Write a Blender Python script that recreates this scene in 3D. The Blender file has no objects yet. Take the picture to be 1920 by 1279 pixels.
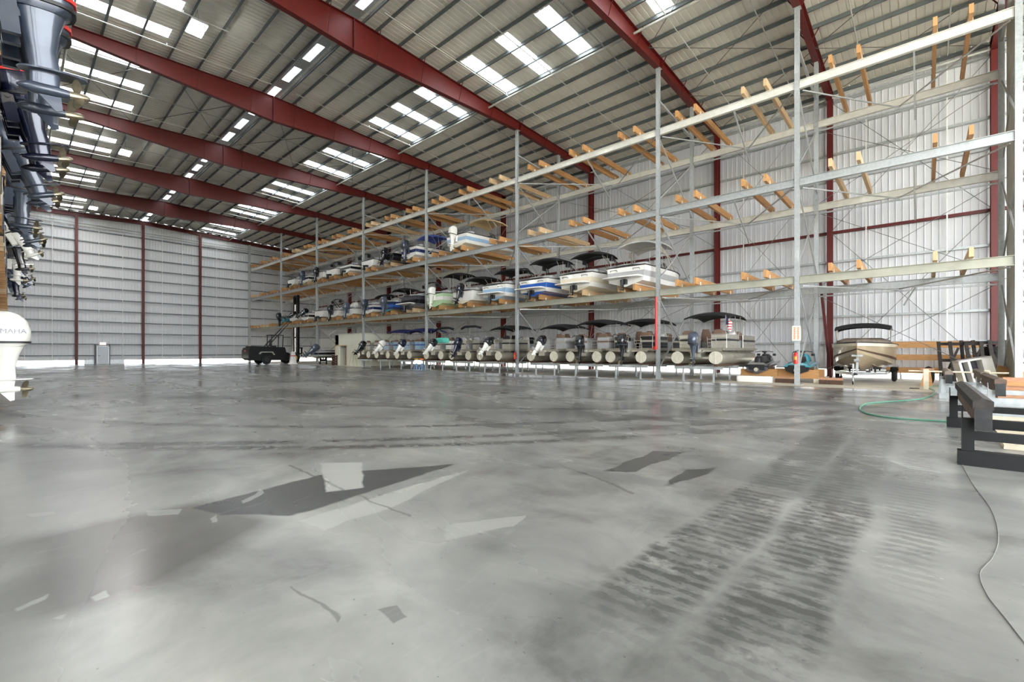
import bpy, math, random
from mathutils import Vector, Matrix
random.seed(7)
PI = math.pi
scn = bpy.context.scene
COL = scn.collection

# ------------------------------------------------------------------ camera / light / exposure
F, CX, HOR, CAMH = 853.33, 960.0, 659.5, 1.5
AL = math.radians(47.77)
SA, CA = math.sin(AL), math.cos(AL)
cd = bpy.data.cameras.new('camera'); cam = bpy.data.objects.new('camera', cd); COL.objects.link(cam)
cam.location = (0, 0, CAMH); cam.rotation_euler = (PI/2, 0, PI/2-AL)
cd.sensor_width = 36; cd.lens = 16.0; cd.shift_y = (HOR-639.5)/1920; cd.clip_end = 600
scn.camera = cam

w = bpy.data.worlds.new('world'); scn.world = w; w.use_nodes = True
bg = w.node_tree.nodes['Background']
bg.inputs[0].default_value = (0.90, 0.95, 1.0, 1); bg.inputs[1].default_value = 6.4
sd = bpy.data.lights.new('sun', 'SUN'); sun = bpy.data.objects.new('sun', sd); COL.objects.link(sun)
sd.energy = 13.0; sd.angle = math.radians(1.0); sd.color = (1, .96, .88)
sun.rotation_euler = (math.radians(40.5), math.radians(-27.4), 0)
scn.view_settings.view_transform = 'Standard'; scn.view_settings.look = 'None'
scn.view_settings.exposure = 1.02; scn.view_settings.gamma = 1.0
scn.view_settings.use_curve_mapping = False
scn.cycles.max_bounces = 12; scn.cycles.diffuse_bounces = 6; scn.cycles.glossy_bounces = 4
scn.cycles.transmission_bounces = 6; scn.cycles.transparent_max_bounces = 10
scn.cycles.sample_clamp_indirect = 6.0; scn.cycles.caustics_reflective = False; scn.cycles.caustics_refractive = False

# ------------------------------------------------------------------ pixel helpers (1920x1279 frame)
def X_on(px, Y):                       # where the ray column px meets the vertical plane Y = const
    k = (px-CX)/F
    return Y*(k*SA-CA)/(SA+k*CA)
def gp(px, py, Z=0.0):                 # point of height Z seen at a pixel
    z = F*(CAMH-Z)/(py-HOR); r = (px-CX)/F*z
    return (r*SA-z*CA, r*CA+z*SA, Z)

# ------------------------------------------------------------------ materials
def lin(c):
    return tuple((x/12.92 if x <= .04045 else ((x+.055)/1.055)**2.4) for x in c)
def hexc(h):
    return lin(tuple(int(h[i:i+2], 16)/255 for i in (0, 2, 4)))
MATS = {}
def mat(name, h, rough=.5, metal=0.0, var=.12, scale=6.0, bump=0.0, coat=0.0, stretch=None, spec=.5):
    if name in MATS: return MATS[name]
    m = bpy.data.materials.new(name); m.use_nodes = True; nt = m.node_tree; N = nt.nodes; L = nt.links
    b = N['Principled BSDF']; c = hexc(h)
    b.inputs['Roughness'].default_value = rough; b.inputs['Metallic'].default_value = metal
    b.inputs['Coat Weight'].default_value = coat; b.inputs['Specular IOR Level'].default_value = spec
    tc = N.new('ShaderNodeTexCoord'); src = tc.outputs['Object']
    if stretch:
        mp = N.new('ShaderNodeMapping'); mp.inputs['Scale'].default_value = stretch; L.new(src, mp.inputs[0]); src = mp.outputs[0]
    nz = N.new('ShaderNodeTexNoise'); nz.inputs['Scale'].default_value = scale; nz.inputs['Detail'].default_value = 4
    L.new(src, nz.inputs['Vector'])
    rp = N.new('ShaderNodeValToRGB')
    rp.color_ramp.elements[0].position = .3; rp.color_ramp.elements[1].position = .7
    rp.color_ramp.elements[0].color = (*[x*(1-var) for x in c], 1); rp.color_ramp.elements[1].color = (*[min(1, x*(1+var)) for x in c], 1)
    L.new(nz.outputs['Fac'], rp.inputs[0]); L.new(rp.outputs[0], b.inputs['Base Color'])
    if bump:
        bp = N.new('ShaderNodeBump'); bp.inputs['Strength'].default_value = bump; bp.inputs['Distance'].default_value = .01
        L.new(nz.outputs['Fac'], bp.inputs['Height']); L.new(bp.outputs[0], b.inputs['Normal'])
    MATS[name] = m
    return m
M = dict(
 wall=mat('painted wall sheet', 'd3d4d6', .40, 0, .05, .8), roof=mat('galvalume roof sheet', 'e6e3d8', .5, 0, .06, .7),
 galv=mat('galvanised steel', 'b4b8b8', .38, .35, .12, 9), galvd=mat('dull galvanised purlin steel', '6d7476', .5, .25, .12, 3),
 beamw=mat('pale galvanised rack beam', 'dddcd4', .42, .1, .08, 4), olive=mat('grey green steel', 'a8a798', .55, .1, .12, 2),
 red=mat('red oxide primer', '5a100c', .48, 0, .12, 2), redd=mat('dark red primer', '58100d', .5, 0, .1, 2),
 wood=mat('orange fir timber', 'bf8f5c', .6, 0, .22, 5, .15, stretch=(8, .6, 8)), woodp=mat('pale fir timber', 'd3b48c', .65, 0, .18, 5, .15, stretch=(8, .6, 8)),
 woodx=mat('fir timber along x', 'bb8a55', .6, 0, .22, 5, .15, stretch=(.6, 8, 8)), woodr=mat('rough reddish board', 'b08465', .7, 0, .25, 6, .2, stretch=(.8, 8, 8)),
 white=mat('white gelcoat', 'eeece6', .22, 0, .03, 3, coat=.4), cream=mat('cream gelcoat', 'ded4bd', .25, 0, .05, 3, coat=.3),
 blackg=mat('black gelcoat', '15161a', .18, 0, .1, 3, coat=.5), black=mat('black plastic', '1b1b1d', .4, 0, .15, 8),
 navy=mat('navy gelcoat', '223063', .2, 0, .08, 3, coat=.5), blue=mat('blue gelcoat', '2f5fb0', .2, 0, .08, 3, coat=.5),
 lblue=mat('light blue gelcoat', '9dbbd6', .22, 0, .06, 3, coat=.4), teal=mat('teal gelcoat', '3f8f9c', .25, 0, .08, 3, coat=.4),
 lime=mat('pale lime gelcoat', 'bcdcae', .25, 0, .05, 3, coat=.4), greyg=mat('dark grey gelcoat', '4a4b55', .25, 0, .1, 3, coat=.4),
 tanh=mat('beige hull gelcoat', 'a8977c', .3, 0, .08, 2, coat=.3), motg=mat('grey blue motor paint', '3d4554', .28, .2, .12, 6, coat=.5),
 motn=mat('dark navy motor paint', '171c33', .22, .2, .12, 6, coat=.6), motw=mat('white motor paint', 'e9e7df', .25, 0, .04, 4, coat=.5),
 motb=mat('black motor paint', '17181c', .2, .1, .15, 6, coat=.6), motgrey=mat('slate motor paint', '515964', .3, .2, .1, 6, coat=.4),
 steel=mat('stainless steel', 'c9c4b6', .22, .9, .1, 10), bronze=mat('worn propeller metal', '8d8470', .35, .8, .2, 12),
 alu=mat('brushed aluminium', 'c4bfb2', .32, .7, .12, 4), alud=mat('aluminium tube skin', 'a59f90', .4, .6, .2, 2),
 disc=mat('bare aluminium cap', 'dcd6c4', .4, .4, .12, 9), canvas=mat('black canvas', '141416', .85, 0, .2, 5, .1),
 canvasn=mat('navy canvas', '252a63', .75, 0, .15, 5), canvasb=mat('blue canvas', '4a5aa8', .75, 0, .12, 5),
 canvast=mat('tan canvas', 'cdb287', .8, 0, .1, 5), canvasg=mat('silver canvas', 'bdbcba', .75, 0, .08, 5),
 taupe=mat('taupe boat cover', '7d7166', .85, 0, .15, 6, .1), aqua=mat('aqua vinyl', '5fc9b4', .5, 0, .08, 4),
 vinyl=mat('brown vinyl', '6d5546', .6, 0, .12, 5), vinylg=mat('grey vinyl', 'a8a8a8', .6, 0, .08, 5),
 rubber=mat('black rubber', '1a1a1a', .8, 0, .2, 8), rubberc=mat('grey carpet wrap', '3a3633', .95, 0, .35, 14, .3),
 carpet=mat('worn carpet on bunk', '6b5a50', .95, 0, .5, 7, .4), blacks=mat('black painted steel', '0b0c0c', .5, 0, .3, 5, spec=.3),
 yellow=mat('yellow paint', 'd9b04a', .5), redp=mat('red enamel', 'c92a1d', .35, 0, .08), orange=mat('orange paint', 'dd7a35', .5),
 bluep=mat('blue steel paint', '6f9ccc', .4), cyan=mat('cyan plastic', '2f9fb4', .4), sign=mat('cream sign board', 'f0dfcf', .5, 0, .03),
 offw=mat('office wall paint', 'dcdccb', .6, 0, .04, 1), tile=mat('office roof edge', 'c9c6b8', .6), doorp=mat('door paint', 'c9cdd2', .45, 0, .03, 1),
 cardb=mat('cardboard', 'c29b6a', .8, 0, .12, 4), bag=mat('black bag film', '101113', .25, 0, .2, 8, .3),
 hose=mat('green hose', '5d9a80', .5), cord=mat('grey cord', '767571', .7), sand=mat('pale wood block', 'd9cdb6', .7, 0, .12, 5, .1),
 rope=mat('pale rope', 'cfc8ae', .9, 0, .15, 30), pipe=mat('pale sprinkler pipe', 'b9bbb4', .45, .1, .08, 3), rod=mat('brace rod steel', '6c6a66', .5, .4, .1, 4),
 sag=mat('white strap', 'e4e4e2', .5, 0, .05, 2), brown=mat('dark brown board', '4a3526', .7, 0, .3, 6, .2), flagm=None, glass=None, sky=None)

def glassmat():
    m = bpy.data.materials.new('tinted windshield glass'); m.use_nodes = True; b = m.node_tree.nodes['Principled BSDF']
    b.inputs['Base Color'].default_value = (.10, .12, .13, 1); b.inputs['Roughness'].default_value = .05
    b.inputs['Alpha'].default_value = .55
    return m
M['glass'] = glassmat()
def skymat():
    m = bpy.data.materials.new('translucent skylight sheet'); m.use_nodes = True; nt = m.node_tree; N = nt.nodes; L = nt.links
    N.remove(N['Principled BSDF'])
    t = N.new('ShaderNodeBsdfTranslucent'); t.inputs[0].default_value = (.60, .62, .64, 1)
    p = N.new('ShaderNodeBsdfTransparent'); p.inputs[0].default_value = (.92, .95, 1, 1)
    mx = N.new('ShaderNodeMixShader'); mx.inputs[0].default_value = .03
    L.new(t.outputs[0], mx.inputs[1]); L.new(p.outputs[0], mx.inputs[2]); L.new(mx.outputs[0], N['Material Output'].inputs[0])
    return m
M['sky'] = skymat()
def emis(name, c, s):
    m = bpy.data.materials.new(name); m.use_nodes = True; b = m.node_tree.nodes['Principled BSDF']
    b.inputs['Base Color'].default_value = (*c, 1); b.inputs['Emission Color'].default_value = (*c, 1); b.inputs['Emission Strength'].default_value = s
    return m
M['lamp'] = emis('lit lamp lens', (1, .98, .94), 110.0)
M['exit'] = emis('lit exit face', (1, .45, .4), 1.5)
def flagmat():
    m = bpy.data.materials.new('striped flag cloth'); m.use_nodes = True; nt = m.node_tree; N = nt.nodes; L = nt.links
    b = N['Principled BSDF']; tc = N.new('ShaderNodeTexCoord'); sp = N.new('ShaderNodeSeparateXYZ'); L.new(tc.outputs['Generated'], sp.inputs[0])
    a = N.new('ShaderNodeMath'); a.operation = 'MULTIPLY'; a.inputs[1].default_value = 6.5; L.new(sp.outputs[2], a.inputs[0])
    f = N.new('ShaderNodeMath'); f.operation = 'FRACT'; L.new(a.outputs[0], f.inputs[0])
    g = N.new('ShaderNodeMath'); g.operation = 'GREATER_THAN'; g.inputs[1].default_value = .5; L.new(f.outputs[0], g.inputs[0])
    mx = N.new('ShaderNodeMixRGB'); mx.inputs[1].default_value = (*hexc('b5242e'), 1); mx.inputs[2].default_value = (*hexc('eeeae4'), 1); L.new(g.outputs[0], mx.inputs[0])
    c1 = N.new('ShaderNodeMath'); c1.operation = 'GREATER_THAN'; c1.inputs[1].default_value = .46; L.new(sp.outputs[2], c1.inputs[0])
    c2 = N.new('ShaderNodeMath'); c2.operation = 'LESS_THAN'; c2.inputs[1].default_value = .42; L.new(sp.outputs[0], c2.inputs[0])
    c3 = N.new('ShaderNodeMath'); c3.operation = 'MULTIPLY'; L.new(c1.outputs[0], c3.inputs[0]); L.new(c2.outputs[0], c3.inputs[1])
    m2 = N.new('ShaderNodeMixRGB'); m2.inputs[2].default_value = (*hexc('2b3358'), 1); L.new(c3.outputs[0], m2.inputs[0]); L.new(mx.outputs[0], m2.inputs[1])
    L.new(m2.outputs[0], b.inputs['Base Color']); b.inputs['Roughness'].default_value = .8
    return m
M['flagm'] = flagmat()

# floor: concrete with trowel clouds, tyre lug prints, stains with a shape of their own
def floormat():
    m = bpy.data.materials.new('polished concrete'); m.use_nodes = True; nt = m.node_tree; N = nt.nodes; L = nt.links
    b = N['Principled BSDF']; b.inputs['Specular IOR Level'].default_value = .38; tc = N.new('ShaderNodeTexCoord'); P = tc.outputs['Object']
    def val(op, a, c=None, clamp=False):
        n = N.new('ShaderNodeMath'); n.operation = op; n.use_clamp = clamp
        for i, v in enumerate((a, c)):
            if v is None: continue
            if isinstance(v, (int, float)): n.inputs[i].default_value = v
            else: L.new(v, n.inputs[i])
        return n.outputs[0]
    def noise(scale, detail=6, vec=None, rough=.55, dist=0):
        n = N.new('ShaderNodeTexNoise'); n.inputs['Scale'].default_value = scale; n.inputs['Detail'].default_value = detail
        n.inputs['Roughness'].default_value = rough; n.inputs['Distortion'].default_value = dist
        L.new(vec or P, n.inputs['Vector']); return n
    def mapv(sc, rot=0):
        n = N.new('ShaderNodeMapping'); n.inputs['Scale'].default_value = sc; n.inputs['Rotation'].default_value = (0, 0, rot); L.new(P, n.inputs[0]); return n.outputs[0]
    def ramp(v, a, c, lo=0., hi=1.):
        n = N.new('ShaderNodeMapRange'); n.inputs[1].default_value = a; n.inputs[2].default_value = c; n.inputs[3].default_value = lo; n.inputs[4].default_value = hi
        L.new(v, n.inputs[0]); return n.outputs[0]
    wob = noise(1.1, 4)
    wv = N.new('ShaderNodeVectorMath'); wv.operation = 'MULTIPLY_ADD'; wv.inputs[1].default_value = (.28, .28, 0); L.new(wob.outputs['Color'], wv.inputs[0]); L.new(P, wv.inputs[2])
    wsub = N.new('ShaderNodeVectorMath'); wsub.operation = 'SUBTRACT'; wsub.inputs[1].default_value = (.14, .14, 0); L.new(wv.outputs[0], wsub.inputs[0])
    W = wsub.outputs[0]
    sp = N.new('ShaderNodeSeparateXYZ'); L.new(W, sp.inputs[0]); wx, wy = sp.outputs[0], sp.outputs[1]
    sp0 = N.new('ShaderNodeSeparateXYZ'); L.new(P, sp0.inputs[0]); x0, y0 = sp0.outputs[0], sp0.outputs[1]
    def poly(pts, soft):
        c = (sum(p[0] for p in pts)/len(pts), sum(p[1] for p in pts)/len(pts)); out = None
        for i in range(len(pts)):
            p, q = pts[i], pts[(i+1) % len(pts)]
            nx, ny = q[1]-p[1], p[0]-q[0]; l = math.hypot(nx, ny) or 1; nx /= l; ny /= l
            if nx*(c[0]-p[0])+ny*(c[1]-p[1]) < 0: nx, ny = -nx, -ny
            d = val('ADD', val('MULTIPLY', wx, nx), val('MULTIPLY', wy, ny))
            mm = N.new('ShaderNodeMapRange'); off = nx*p[0]+ny*p[1]; mm.inputs[1].default_value = off; mm.inputs[2].default_value = off+soft; L.new(d, mm.inputs[0])
            out = mm.outputs[0] if out is None else val('MULTIPLY', out, mm.outputs[0])
        return out
    big = noise(.16, 3, W, .5, .3); mid = noise(.8, 6, W, .6, .35); fine = noise(7, 8, None, .7); grain = noise(60, 3)
    streak = noise(.55, 8, mapv((.16, 1.6, 1), math.radians(14)), .5, .25)
    swirl = noise(.5, 6, mapv((.45, 1.1, 1), math.radians(-25)), .5, .7)
    spk = noise(26, 2)
    cr = N.new('ShaderNodeValToRGB'); e = cr.color_ramp.elements
    e[0].position = .385; e[0].color = (*hexc('363735'), 1); e[1].position = .60; e[1].color = (*hexc('a2a29c'), 1)
    e2 = cr.color_ramp.elements.new(.48); e2.color = (*hexc('7d7d79'), 1)
    mixv = val('ADD', val('ADD', val('MULTIPLY', big.outputs['Fac'], .36), val('MULTIPLY', mid.outputs['Fac'], .34)), val('ADD', val('MULTIPLY', streak.outputs['Fac'], .18), val('MULTIPLY', swirl.outputs['Fac'], .12)))
    L.new(mixv, cr.inputs[0]); col = cr.outputs[0]
    def over(col, fac, hexv, amt):
        n = N.new('ShaderNodeMixRGB'); n.inputs[2].default_value = (*hexc(hexv), 1); L.new(val('MULTIPLY', fac, amt, True), n.inputs[0]); L.new(col, n.inputs[1]); return n.outputs[0]
    g2 = lambda pts: [gp(*p)[:2] for p in pts]
    # dull dark sweeps, mostly far across the hall
    far = ramp(y0, 6, 16); sweep = ramp(streak.outputs['Fac'], .47, .62)
    col = over(col, val('MULTIPLY', sweep, ramp(y0, 3, 15, .35, 1)), '4c4d50', .7)
    col = over(col, ramp(swirl.outputs['Fac'], .50, .66), '565759', .45)
    # shaped stains
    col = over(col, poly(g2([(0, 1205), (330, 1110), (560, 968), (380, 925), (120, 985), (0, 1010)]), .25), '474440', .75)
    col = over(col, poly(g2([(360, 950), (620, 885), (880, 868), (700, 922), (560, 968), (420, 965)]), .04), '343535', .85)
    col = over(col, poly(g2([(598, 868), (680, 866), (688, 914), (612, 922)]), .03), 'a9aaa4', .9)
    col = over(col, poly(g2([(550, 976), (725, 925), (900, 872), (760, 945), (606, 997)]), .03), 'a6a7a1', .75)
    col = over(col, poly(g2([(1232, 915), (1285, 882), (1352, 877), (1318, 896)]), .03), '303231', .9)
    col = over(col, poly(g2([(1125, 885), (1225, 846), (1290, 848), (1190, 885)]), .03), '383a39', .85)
    col = over(col, poly(g2([(1500, 905), (1585, 842), (1628, 850), (1560, 975), (1530, 940)]), .05), '585958', .5)
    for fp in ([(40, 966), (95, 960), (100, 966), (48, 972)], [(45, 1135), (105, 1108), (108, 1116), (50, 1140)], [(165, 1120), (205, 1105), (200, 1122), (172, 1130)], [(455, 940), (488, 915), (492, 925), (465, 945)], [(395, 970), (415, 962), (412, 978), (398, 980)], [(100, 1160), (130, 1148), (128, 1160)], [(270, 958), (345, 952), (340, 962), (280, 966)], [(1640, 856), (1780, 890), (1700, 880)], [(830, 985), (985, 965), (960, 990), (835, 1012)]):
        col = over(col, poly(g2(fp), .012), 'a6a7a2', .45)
    for fp in ([(560, 1098), (566, 1096), (635, 1160), (630, 1172)], [(700, 1150), (745, 1140), (770, 1165), (735, 1180)], [(535, 872), (545, 872), (770, 965), (765, 968)], [(1040, 870), (1046, 868), (1190, 925), (1186, 928)]):
        col = over(col, poly(g2(fp), .01), '45443f', .5)
    # two bands of tyre lug prints running towards the rack
    lug = N.new('ShaderNodeTexWave'); lug.wave_type = 'BANDS'; lug.bands_direction = 'Y'; lug.inputs['Scale'].default_value = 2.5; lug.inputs['Distortion'].default_value = 3.0
    lug.inputs['Detail'].default_value = 5; lug.inputs['Detail Scale'].default_value = 1.6; lug.inputs['Detail Roughness'].default_value = .62; L.new(P, lug.inputs['Vector'])
    tr = None
    for xa, xb in ((-1.52, -1.02), (-.9, -.42)):
        bmask = val('MULTIPLY', ramp(wx, xa-.05, xa+.05), ramp(wx, xb-.04, xb+.06, 1, 0))
        tr = bmask if tr is None else val('MAXIMUM', tr, bmask)
    wear = val('MULTIPLY', ramp(noise(1.3, 5).outputs['Fac'], .30, .50), ramp(noise(5, 5, None, .65).outputs['Fac'], .36, .50))
    tr = val('MULTIPLY', tr, val('MULTIPLY', ramp(y0, 2.0, 3.0), ramp(y0, 9.5, 13, 1, 0)))
    lugm = ramp(val('ADD', lug.outputs['Fac'], ramp(noise(11, 4, mapv((.5, 1.6, 1)), .65).outputs['Fac'], .3, .7, -.7, .7)), .40, .62)
    col = over(col, val('MULTIPLY', tr, val('MULTIPLY', lugm, wear)), '262726', .8)
    col = over(col, val('MULTIPLY', tr, wear), '4d4e4c', .65)
    tr2 = val('MULTIPLY', val('MULTIPLY', ramp(wx, -.30, -.22), ramp(wx, .02, .12, 1, 0)), val('MULTIPLY', ramp(y0, 3.5, 4.5), ramp(y0, 9, 12, 1, 0)))
    col = over(col, val('MULTIPLY', tr2, lugm), '50514f', .5)
    # turning arcs of rubber, centred near the right of the hall
    def circ(a, b, c):
        (ax, ay), (bx, by), (cx, cy) = g2([a, b, c]); d = 2*(ax*(by-cy)+bx*(cy-ay)+cx*(ay-by))
        ux = ((ax*ax+ay*ay)*(by-cy)+(bx*bx+by*by)*(cy-ay)+(cx*cx+cy*cy)*(ay-by))/d; uy = ((ax*ax+ay*ay)*(cx-bx)+(bx*bx+by*by)*(ax-cx)+(cx*cx+cy*cy)*(bx-ax))/d
        return ux, uy, math.hypot(ax-ux, ay-uy)
    for cx_, cy_, R_ in (circ((900, 832), (1300, 812), (1600, 783)), circ((900, 818), (1250, 800), (1600, 768)), circ((1500, 760), (1650, 752), (1750, 742)), circ((700, 800), (1100, 790), (1500, 757))):
        d = val('SQRT', val('ADD', val('POWER', val('ABSOLUTE', val('SUBTRACT', x0, cx_)), 2.0), val('POWER', val('ABSOLUTE', val('SUBTRACT', y0, cy_)), 2.0)))
        a = val('ABSOLUTE', val('SUBTRACT', d, R_)); a = ramp(a, .04, .22, 1, 0)
        col = over(col, val('MULTIPLY', a, wear), '2e2f2e', .75)
    # crumbs, chips and light scuffs
    col = over(col, ramp(spk.outputs['Fac'], .72, .76), '3a3a36', .5)
    scuff = noise(2.2, 5, mapv((1, .3, 1), math.radians(50)), .7, 2.5)
    col = over(col, ramp(scuff.outputs['Fac'], .60, .78), 'a3a4a0', .22)
    # pale dusty slab under the rack, lightened to paint in its bright daylight
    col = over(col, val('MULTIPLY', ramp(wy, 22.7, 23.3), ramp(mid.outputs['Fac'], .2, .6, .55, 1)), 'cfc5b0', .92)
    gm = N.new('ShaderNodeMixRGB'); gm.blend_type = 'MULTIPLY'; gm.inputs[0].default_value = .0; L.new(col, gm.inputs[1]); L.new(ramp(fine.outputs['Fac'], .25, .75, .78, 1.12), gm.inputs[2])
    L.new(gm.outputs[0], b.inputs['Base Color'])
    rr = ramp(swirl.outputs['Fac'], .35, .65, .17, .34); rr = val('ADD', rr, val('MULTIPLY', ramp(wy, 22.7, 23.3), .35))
    L.new(rr, b.inputs['Roughness'])
    bp = N.new('ShaderNodeBump'); bp.inputs['Strength'].default_value = .05; bp.inputs['Distance'].default_value = .01
    L.new(mid.outputs['Fac'], bp.inputs['Height']); L.new(bp.outputs[0], b.inputs['Normal'])
    return m

# ------------------------------------------------------------------ mesh builder
class MB:
    def __init__(s): s.v = []; s.f = []
    def add(s, vs, fs):
        n = len(s.v); s.v += [tuple(p) for p in vs]; s.f += [tuple(i+n for i in q) for q in fs]; return s
    def box(s, a, b):
        x0, y0, z0 = a; x1, y1, z1 = b
        return s.add([(x0,y0,z0),(x1,y0,z0),(x1,y1,z0),(x0,y1,z0),(x0,y0,z1),(x1,y0,z1),(x1,y1,z1),(x0,y1,z1)],
                     [(0,3,2,1),(4,5,6,7),(0,1,5,4),(1,2,6,5),(2,3,7,6),(3,0,4,7)])
    def cbox(s, c, d): return s.box([c[i]-d[i]/2 for i in range(3)], [c[i]+d[i]/2 for i in range(3)])
    def frame(s, p0, p1, up):
        d = (Vector(p1)-Vector(p0)).normalized(); u = Vector(up)
        if abs(d.dot(u)) > .98: u = Vector((0, 1, 0)) if abs(d.y) < .9 else Vector((1, 0, 0))
        r = d.cross(u).normalized(); return r, r.cross(d).normalized()
    def sweep(s, p0, p1, prof, up=(0, 0, 1)):          # closed 2D profile (right, up) swept straight
        r, u = s.frame(p0, p1, up); n = len(prof); vs = []
        for p in (p0, p1): vs += [Vector(p)+r*a+u*b for a, b in prof]
        fs = [(i, (i+1) % n, n+(i+1) % n, n+i) for i in range(n)] + [tuple(range(n-1, -1, -1)), tuple(range(n, 2*n))]
        return s.add(vs, fs)
    def bar(s, p0, p1, w, h, up=(0, 0, 1)): return s.sweep(p0, p1, [(-w/2,-h/2),(w/2,-h/2),(w/2,h/2),(-w/2,h/2)], up)
    def ibeam(s, p0, p1, w, h, tf, tw, up=(0, 0, 1)):
        for a, b, c, d in ((-w/2, w/2, -h/2, -h/2+tf), (-w/2, w/2, h/2-tf, h/2), (-tw/2, tw/2, -h/2+tf, h/2-tf)):
            s.sweep(p0, p1, [(a, c), (b, c), (b, d), (a, d)], up)
        return s
    def channel(s, p0, p1, w, h, t, up=(0, 0, 1)):
        for a, b, c, d in ((-w/2, w/2, -h/2, -h/2+t), (-w/2, w/2, h/2-t, h/2), (w/2-t, w/2, -h/2+t, h/2-t)):
            s.sweep(p0, p1, [(a, c), (b, c), (b, d), (a, d)], up)
        return s
    def cyl(s, p0, p1, r0, r1=None, n=10):
        r1 = r0 if r1 is None else r1; r, u = s.frame(p0, p1, (0, 0, 1)); vs = []
        for p, R in ((p0, r0), (p1, r1)): vs += [Vector(p)+r*(R*math.cos(2*PI*i/n))+u*(R*math.sin(2*PI*i/n)) for i in range(n)]
        return s.add(vs, [(i, (i+1) % n, n+(i+1) % n, n+i) for i in range(n)]+[tuple(range(n-1, -1, -1)), tuple(range(n, 2*n))])
    def tube(s, pts, R, n=6):
        pts = [Vector(p) for p in pts]; rings = []; ref = Vector((0, 0, 1))
        for i, p in enumerate(pts):
            d = (pts[min(i+1, len(pts)-1)]-pts[max(i-1, 0)]).normalized()
            if abs(d.dot(ref)) > .95: ref = Vector((1, 0, 0)) if abs(d.x) < .8 else Vector((0, 1, 0))
            r = d.cross(ref).normalized(); u = r.cross(d); ref = u
            rr = R[i] if isinstance(R, (list, tuple)) else R
            rings.append([p+r*(rr*math.cos(2*PI*k/n))+u*(rr*math.sin(2*PI*k/n)) for k in range(n)])
        return s.loft(rings)
    def loft(s, rings, caps=True, closed=True):
        n = len(rings[0]); vs = [p for r in rings for p in r]; fs = []; m = n if closed else n-1
        for j in range(len(rings)-1):
            for i in range(m): fs.append((j*n+i, j*n+(i+1) % n, (j+1)*n+(i+1) % n, (j+1)*n+i))
        if caps and closed: fs += [tuple(range(n-1, -1, -1)), tuple((len(rings)-1)*n+i for i in range(n))]
        return s.add(vs, fs)
    def prism(s, poly, axis, a, b):                    # 2D polygon extruded along axis x / y / z
        def pt(p, t): return {'x': (t, p[0], p[1]), 'y': (p[0], t, p[1]), 'z': (p[0], p[1], t)}[axis]
        n = len(poly); vs = [pt(p, a) for p in poly]+[pt(p, b) for p in poly]
        return s.add(vs, [(i, (i+1) % n, n+(i+1) % n, n+i) for i in range(n)]+[tuple(range(n-1, -1, -1)), tuple(range(n, 2*n))])
    def lathe(s, prof, o, d, n=14):                    # (along, radius) pairs round the axis d from o
        d = Vector(d).normalized(); r, u = s.frame((0, 0, 0), d, (0, 0, 1)); o = Vector(o)
        return s.loft([[o+d*t+r*(R*math.cos(2*PI*i/n))+u*(R*math.sin(2*PI*i/n)) for i in range(n)] for t, R in prof])
    def torus(s, c, ax, R, r, n=20, k=8):
        ax = Vector(ax).normalized(); a, b = s.frame((0, 0, 0), ax, (0, 0, 1)); vs = []; fs = []
        for i in range(n):
            e = a*math.cos(2*PI*i/n)+b*math.sin(2*PI*i/n)
            for j in range(k): vs.append(Vector(c)+e*(R+r*math.cos(2*PI*j/k))+ax*(r*math.sin(2*PI*j/k)))
        for i in range(n):
            for j in range(k): fs.append((i*k+j, ((i+1) % n)*k+j, ((i+1) % n)*k+(j+1) % k, i*k+(j+1) % k))
        return s.add(vs, fs)
    def xf(s, mtx): s.v = [tuple(mtx @ Vector(p)) for p in s.v]; return s
    def mesh(s, name, m, ang=35):
        me = bpy.data.meshes.new(name); me.from_pydata(s.v, [], s.f); me.update()
        import bmesh
        b = bmesh.new(); b.from_mesh(me); bmesh.ops.recalc_face_normals(b, faces=b.faces); b.to_mesh(me); b.free()
        me.shade_smooth(); me.set_sharp_from_angle(angle=math.radians(ang))
        if m: me.materials.append(m)
        return me
def rrect(cx, cy, w, l, z, e=3.2, n=16):               # rounded rectangle ring at height z
    out = []
    for i in range(n):
        t = 2*PI*i/n; c, d = math.cos(t), math.sin(t)
        out.append((cx+w/2*math.copysign(abs(c)**(2/e), c), cy+l/2*math.copysign(abs(d)**(2/e), d), z))
    return out

def obj(name, me, m=None, parent=None, loc=(0, 0, 0), rot=(0, 0, 0), sc=None):
    if isinstance(me, MB): me = me.mesh(name, m)
    o = bpy.data.objects.new(name, me); COL.objects.link(o); o.location = loc; o.rotation_euler = rot
    if sc: o.scale = sc
    if parent: o.parent = parent
    return o
def tag(o, label, cat, group=None):
    o['label'] = label; o['category'] = cat
    if group: o['group'] = group
    return o
def thing(name, label, cat, loc=(0, 0, 0), rz=0.0, group=None):
    o = bpy.data.objects.new(name, None); COL.objects.link(o); o.location = loc; o.rotation_euler = (0, 0, rz); o.empty_display_size = .2
    return tag(o, label, cat, group)
def struct(o, label=None):
    o['kind'] = 'structure'
    if label: o['label'] = label
    return o
def sroot(name, label):
    o = bpy.data.objects.new(name, None); COL.objects.link(o); return struct(o, label)
def clone(root, loc=None, rz=None, label=None):
    r = root.copy(); COL.objects.link(r)
    if loc: r.location = loc
    if rz is not None: r.rotation_euler = (0, 0, rz)
    if label: r['label'] = label
    for ch in list(root.children):
        c = ch.copy(); COL.objects.link(c); c.parent = r
        for g in list(ch.children):
            d = g.copy(); COL.objects.link(d); d.parent = c
    return r

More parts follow.
